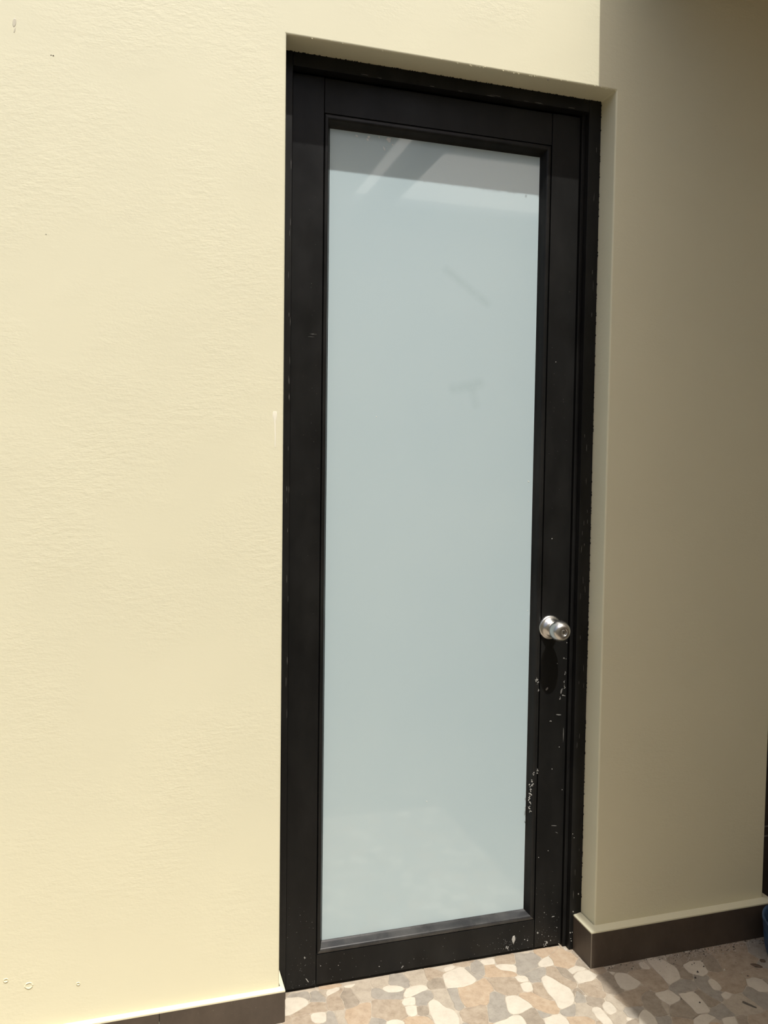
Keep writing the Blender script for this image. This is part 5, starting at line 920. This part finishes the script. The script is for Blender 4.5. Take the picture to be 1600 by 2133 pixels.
GLASS = [(0.1975, 2.1433, 0.0065, 0.0065, 0.3), (0.2284, 2.1449, 0.0104, 0.0065, 0.5), (0.226, 2.1388, 0.0065, 0.0078, 0.2), (0.2822, 2.1437, 0.013, 0.0169, 0.1), (0.2687, 2.1219, 0.0039, 0.0117, -0.3), (0.2558, 2.1473, 0.0039, 0.0065, 0), (0.2912, 2.1342, 0.0052, 0.0052, 0), (0.2577, 1.4531, 0.0039, 0.0032, 0), (0.4107, 0.4442, 0.0052, 0.0039, 0), (0.6881, 1.293, 0.0065, 0.0039, 0.3), (0.6937, 0.9421, 0.0032, 0.0032, 0)]
def flecks(name, items, y, mat, parent, th=0.0006):
    bm = bmesh.new()
    for (x, z, w, h, a) in items:
        blob(bm, x, y, z, w, h, -a, th, 8, 0.35)
    return tag(child(mesh_obj(name, bm, mat), parent), kind='stuff')
def crumble(items):
    out = []
    for (x, z, w, h, a) in items:
        if max(w, h) < 0.0045: out.append((x, z, w * .8, h * .8, a)); continue
        if h > 0.02: out.append((x, z, w * .9, h * .8, a)); continue
        for k in range(9):
            u, v = random.gauss(0, .3) * w, random.gauss(0, .3) * h
            s = random.uniform(0.10, 0.34) * min(w, h) + 0.0006
            out.append((x + u * math.cos(a) + v * math.sin(a), z - u * math.sin(a) + v * math.cos(a), s * 1.3, s, random.uniform(-1, 1)))
    return out
flecks('paint_flecks', crumble([q for q in LEAF if q[2] > 0.002]), LY, M_FLECK, door)
small = []
for k in range(150):                      # fine spatter, thickest near the floor
    x = random.choice((random.uniform(XL0 + .004, XL1), random.uniform(XR0, XR1 - .004), random.uniform(XL1 + .004, XR0 - .004)))
    z = 0.010 + 0.072 * random.random() ** 1.4
    if random.random() < 0.35 and (x < XL1 or x > XR0): z = random.uniform(0.08, 0.22)
    s = random.uniform(0.0007, 0.0018)
    small.append((x, z, s, s * random.uniform(.7, 1.4), 0))
for k in range(60):
    x = random.choice((random.uniform(0.062, 0.106), random.uniform(XR0 + .01, XR1 - .01)))
    s = random.uniform(0.0006, 0.0013)
    small.append((x, random.gauss(1.55, 0.28), s, s, 0))
for k in range(60):
    s = random.uniform(0.0007, 0.0016)
    small.append((random.gauss(0.655, 0.035), random.uniform(0.010, 0.05), s, s, 0))
small = [q for q in small if Z0 < q[1] < 2.2 and (q[1] < BZ0 - .003 or q[0] < XL1 - .002 or q[0] > XR0 + .002) and abs(q[0] - XL1) > .002 and abs(q[0] - XR0) > .002]
flecks('dust_specks', small, LY, M_FLECK_DIM, door, 0.0003)
scuffs = [(0.0862, 1.6468, 0.016, 0.0010, 0.05), (0.083, 1.640, 0.020, 0.0008, 0), (0.784, 0.655, 0.022, 0.004, 0.1), (0.791, 0.72, 0.006, 0.022, 0.2), (0.779, 0.345, 0.020, 0.002, 0.15), (0.786, 0.325, 0.010, 0.0015, 0.5), (0.747, 0.730, 0.008, 0.012, 0.5), (0.800, 0.60, 0.002, 0.05, 0)]
flecks('scuffs', scuffs, LY, M_FLECK_DIM, door, 0.0003)
flecks('bead_paint_flecks', crumble([q for q in BEADF if q[1] > 0.2]), LY - 0.0009, M_FLECK, door)
flecks('frame_paint_flecks', [q for q in JAMB if (q[0] > 0.821 or q[0] < 0.028)], FY, M_FLECK, fr)
sc = [(0.836 + random.uniform(-.009, .009), random.uniform(0.1, 2.2), random.uniform(.0006, .0012), random.uniform(.008, .03), random.uniform(-.08, .08)) for k in range(26)]
sc += [(0.024 + random.uniform(-.003, .003), random.uniform(0.4, 2.1), random.uniform(.0005, .001), random.uniform(.01, .03), 0) for k in range(22)]
sc += [(random.uniform(0.1, 0.8), HZ + random.uniform(0.001, 0.004), random.uniform(.01, .03), .0008, 0) for k in range(12)]
flecks('frame_scratches', sc, FY, M_FLECK_DIM, fr, 0.0003)
fl = bmesh.new()
for (x, z, w, h, a) in GLASS:
    blob(fl, x, GY, z, w, h, -a, 0.0005, 8, 0.45)
o = mesh_obj('tape_residue', fl, M_TAPE); o.parent = pane; o.matrix_parent_inverse = pane.matrix_world.inverted()
o['kind'] = 'stuff'

# ---------------------------------------------------------------- next doorway to the right
M_DARKWOOD = simple('dark_brown_wood', (0.030, 0.021, 0.016), 0.6, var=0.3, scale=14)
d2 = empty('door_2', (1.44, 0.086, 0))
tag(d2, 'dark brown wooden door past the right end of the shaded wall', 'door', kind='structure')
child(box_obj('stile', (1.4300, 1.5200, 0.090, 0.130, 0.004, 2.28), M_DARKWOOD, None, 0.002), d2)
child(box_obj('stile', (2.2500, 2.3400, 0.090, 0.130, 0.004, 2.28), M_DARKWOOD, None, 0.002), d2)
for z0, z1 in ((0.004, 0.19), (1.0, 1.12), (2.17, 2.28)):
    child(box_obj('rail', (1.521, 2.249, 0.091, 0.130, z0, z1), M_DARKWOOD, None, 0.002), d2)
for z0, z1 in ((0.185, 1.005), (1.115, 2.175)):
    child(box_obj('panel', (1.515, 2.255, 0.104, 0.124, z0, z1), M_DARKWOOD, None, 0.002), d2)
child(box_obj('door_jamb', (1.4055, 1.4290, 0.086, 0.150, 0.0, 2.2995), M_DARKWOOD, None, 0.002), d2)
child(box_obj('metal_strap', (1.4300, 1.50, 0.0885, 0.0905, 0.262, 0.266), M_FLECK_DIM, None), d2)
child(box_obj('metal_strap', (1.4300, 1.50, 0.0885, 0.0905, 0.232, 0.236), M_FLECK_DIM, None), d2)

# ---------------------------------------------------------------- blue tub on the floor
M_BLUE = simple('scuffed_blue_plastic', (0.035, 0.075, 0.145), 0.42, var=0.45, scale=30, bumps=(22, 0.5, 0.01))
M_BLUE_IN = simple('dried_brown_residue', (0.10, 0.06, 0.035), 0.9, var=0.3, scale=30)
TX, TY = 1.434, -0.147
tub = empty('plastic_tub', (TX, TY, 0))
tag(tub, 'scuffed blue plastic tub on the floor at the right end of the skirting', 'tub')
def tub_lathe(name, prof, mat):
    bm = bmesh.new(); n = 48; rings = []
    for r, z in prof:
        if r < 1e-6: rings.append([bm.verts.new((0, 0, z))]); continue
        rings.append([bm.verts.new((r * math.cos(2*math.pi*k/n), r * math.sin(2*math.pi*k/n), z)) for k in range(n)])
    for a, b in zip(rings[:-1], rings[1:]):
        for k in range(n):
            k2 = (k + 1) % n
            if len(a) == 1: bm.faces.new((a[0], b[k], b[k2]))
            elif len(b) == 1: bm.faces.new((a[k], b[0], a[k2]))
            else: bm.faces.new((a[k], b[k], b[k2], a[k2]))
    return mesh_obj(name, bm, mat, tub, True)
tub_lathe('tub_body', [(0, 0.0), (0.102, 0.0), (0.108, 0.004), (0.111, 0.014), (0.1135, 0.030), (0.112, 0.034), (0.1145, 0.040), (0.1165, 0.060), (0.115, 0.064), (0.118, 0.070), (0.1185, 0.088), (0.1205, 0.092), (0.1205, 0.100), (0.117, 0.102), (0.114, 0.098), (0.111, 0.050), (0.104, 0.008), (0, 0.006)], M_BLUE)
tub_lathe('residue', [(0, 0.030), (0.09, 0.031), (0.1075, 0.036)], M_BLUE_IN)

# ---------------------------------------------------------------- litter on the floor
M_TWIG = simple('grey_wood_splinter', (0.10, 0.085, 0.066), 0.8, var=0.3, scale=200)
bm = bmesh.new()
a, b = Vector((1.1245, -0.2520, 0.0020)), Vector((1.1415, -0.2815, 0.0016))
d = (b - a).normalized(); nrm = Vector((-d.y, d.x, 0))
rows = []
for t, w in ((0, 0.0024), (0.2, 0.0032), (0.5, 0.0026), (0.8, 0.0016), (1, 0.0004)):
    c = a.lerp(b, t)
    rows.append([bm.verts.new(c + nrm * w - Vector((0, 0, .0015))), bm.verts.new(c + nrm * w * .6 + Vector((0, 0, .0012))), bm.verts.new(c - nrm * w * .5 + Vector((0, 0, .0006))), bm.verts.new(c - nrm * w - Vector((0, 0, .0015)))])
for r0, r1 in zip(rows[:-1], rows[1:]):
    for k in range(4): bm.faces.new((r0[k], r0[(k+1) % 4], r1[(k+1) % 4], r1[k]))
bm.faces.new(rows[0]); bm.faces.new(rows[-1])
tag(mesh_obj('wood_splinter', bm, M_TWIG), 'thin grey wood splinter lying on the shaded pebble floor at lower right', 'splinter')
M_LEAF = simple('dry_brown_leaf', (0.13, 0.088, 0.058), 0.8, var=0.3, scale=120)
def dry_leaf(cx, cy, L, Wd, ang, label):
    bm = bmesh.new(); rows = []
    for k in range(7):
        t = k / 6; w = Wd * math.sin(math.pi * (0.06 + 0.88 * t)) * 0.5
        x = (t - .5) * L
        rows.append([bm.verts.new((x, -w, 0.0010 + 0.0007 * math.sin(5 * t))), bm.verts.new((x, 0, 0.0006)), bm.verts.new((x, w, 0.0012))])
    for r0, r1 in zip(rows[:-1], rows[1:]):
        for k in range(2): bm.faces.new((r0[k], r0[k+1], r1[k+1], r1[k]))
    o = mesh_obj('dry_leaf', bm, M_LEAF, None, True)
    so = o.modifiers.new('thickness', 'SOLIDIFY'); so.thickness = 0.0006; so.offset = 1
    o.location = (cx, cy, 0.0002); o.rotation_euler = (0, 0, ang)
    return tag(o, label, 'leaf', 'dry leaves near the blue tub')
dry_leaf(1.2702, -0.1343, 0.030, 0.016, -0.75, 'longer pointed dry brown leaf on the shaded floor in front of the blue tub')
dry_leaf(1.3027, -0.1207, 0.017, 0.016, 0.3, 'small round dry brown leaf nearest the blue tub on the shaded floor')

M_GRIT = simple('mortar_grit', (0.50, 0.45, 0.38), 0.9, var=0.4, scale=300)
M_GRIT_D = simple('dark_grit', (0.06, 0.05, 0.042), 0.9)
sp1, sp2 = [], []
for k in range(420):
    x = random.uniform(0.86, 1.40) if random.random() < .35 else random.gauss(1.16, 0.09)
    y = -TBR - 0.001 - abs(random.gauss(0, 0.016))
    if 0.84 < x < 1.38: (sp1 if random.random() < .7 else sp2).append((x, y, random.uniform(0.0008, 0.0027)))
for k in range(70):
    x, y = random.gauss(1.2, 0.10), -0.03 - abs(random.gauss(0, 0.06))
    if x < 1.37 and y > -.34: (sp1 if random.random() < .5 else sp2).append((x, y, random.uniform(0.0007, 0.0021)))
for k in range(150):
    t = random.random()
    sp1.append((0.8295 - abs(random.gauss(0, 0.002)), random.uniform(-0.02, 0.066), random.uniform(0.0006, 0.0016)))
    sp1.append((0.8165 - abs(random.gauss(0, 0.004)), random.uniform(0.070, 0.088), random.uniform(0.0005, 0.0015)))
for x, y, s in ((1.1742, -0.1251, 0.0040), (1.222, -0.062, 0.003), (1.118, -0.055, 0.0035), (0.70, 0.0, 0.0018), (0.35, -0.05, 0.0016)): sp1.append((x, y, s))
for x, y, s in ((1.2731, -0.0437, 0.0045), (1.130, -0.098, 0.004), (1.098, -0.115, 0.004), (1.075, -0.135, 0.004), (1.02, -0.224, 0.003), (1.215, -0.166, 0.003)): sp2.append((x, y, s))
bm = bmesh.new()
for mi, spots in ((0, sp1), (1, sp2)):
    for x, y, s in spots:
        n = 5
        rr = [bm.verts.new((x + s * random.uniform(.6, 1.1) * math.cos(2*math.pi*k/n), y + s * random.uniform(.6, 1.1) * math.sin(2*math.pi*k/n), -0.0004)) for k in range(n)]
        tp = bm.verts.new((x + random.uniform(-.3, .3) * s, y + random.uniform(-.3, .3) * s, s * random.uniform(.7, 1.2)))
        for k in range(n):
            f = bm.faces.new((rr[k], rr[(k+1) % n], tp)); f.material_index = mi
o = mesh_obj('mortar_grit', bm, M_GRIT)
o.data.materials.append(M_GRIT_D)
tag(o, 'mortar crumbs and dirt specks scattered along the foot of the right skirting', 'grit', kind='stuff')

# ---------------------------------------------------------------- canopy overhead on the right (casts the shade, mirrored in the pane)
M_SHEET, nt, b = nodes_of('milky_roof_sheet')
nt.nodes.remove(b)
tr = N(nt, 'ShaderNodeBsdfTranslucent'); df = N(nt, 'ShaderNodeBsdfDiffuse'); mx = N(nt, 'ShaderNodeMixShader')
tr.inputs['Color'].default_value = (0.88, 0.85, 0.79, 1); df.inputs['Color'].default_value = (0.75, 0.74, 0.70, 1)
mx.inputs[0].default_value = 0.85
nt.links.new(df.outputs[0], mx.inputs[1]); nt.links.new(tr.outputs[0], mx.inputs[2])
nt.links.new(mx.outputs[0], nt.nodes['Material Output'].inputs['Surface'])
M_CAN = simple('grey_canopy_steel', (0.12, 0.115, 0.11), 0.5)
M_SOFF = simple('warm_soffit_board', (0.55, 0.41, 0.26), 0.8)
cn = empty('canopy', (0.9, -0.01, 2.7))
tag(cn, 'flat canopy overhead, mirrored at the top of the glass pane', 'canopy')
def sheet():
    bm = bmesh.new()
    v = [bm.verts.new(p) for p in ((0.797, -0.004, 2.782), (2.9, -0.004, 2.782), (2.9, -2.36, 2.782), (0.797, -2.36, 2.782))]
    bm.faces.new(v)
    return mesh_obj('roof_sheet', bm, M_SHEET)
child(sheet(), cn)
child(box_obj('side_beam', (0.852, 0.968, -2.36, -0.004, 2.700, 2.779), M_CAN, None, 0.002), cn)
child(box_obj('soffit_board', (0.970, 2.9, -1.43, -0.004, 2.755, 2.779), M_SOFF, None), cn)
child(box_obj('outer_beam', (0.970, 2.9, -2.36, -2.27, 2.700, 2.779), M_CAN, None, 0.002), cn)

# ---------------------------------------------------------------- unseen walls out of view, added to shape the light
M_RENDER = simple('grey_render', (0.38, 0.355, 0.305), 0.8, var=0.1, scale=3)
nb = box_obj('wall_yard_blocker', (-6, 4.2, -2.75, -2.42, -0.05, 3.26), M_RENDER, None)  # unseen opposite wall, placed and sized to limit sky light and floor bounce
tag(nb, 'unseen grey wall behind the camera, added to limit sky and bounced light', 'wall', kind='structure')
child(box_obj('coping', (-6, 4.2, -2.77, -2.40, 3.26, 3.32), simple('grey_coping', (0.30, 0.29, 0.27), 0.8), None), nb)
wr_ = box_obj('wall_right_added', (2.95, 3.10, -2.41, -0.004, -0.05, 2.75), simple('tan_render', (0.52, 0.40, 0.28), 0.8, var=0.15, scale=4), None)  # unseen wall added to tune the light under the canopy
tag(wr_, 'unseen tan side wall added on the right to tune light on the shaded wall', 'wall', kind='structure')
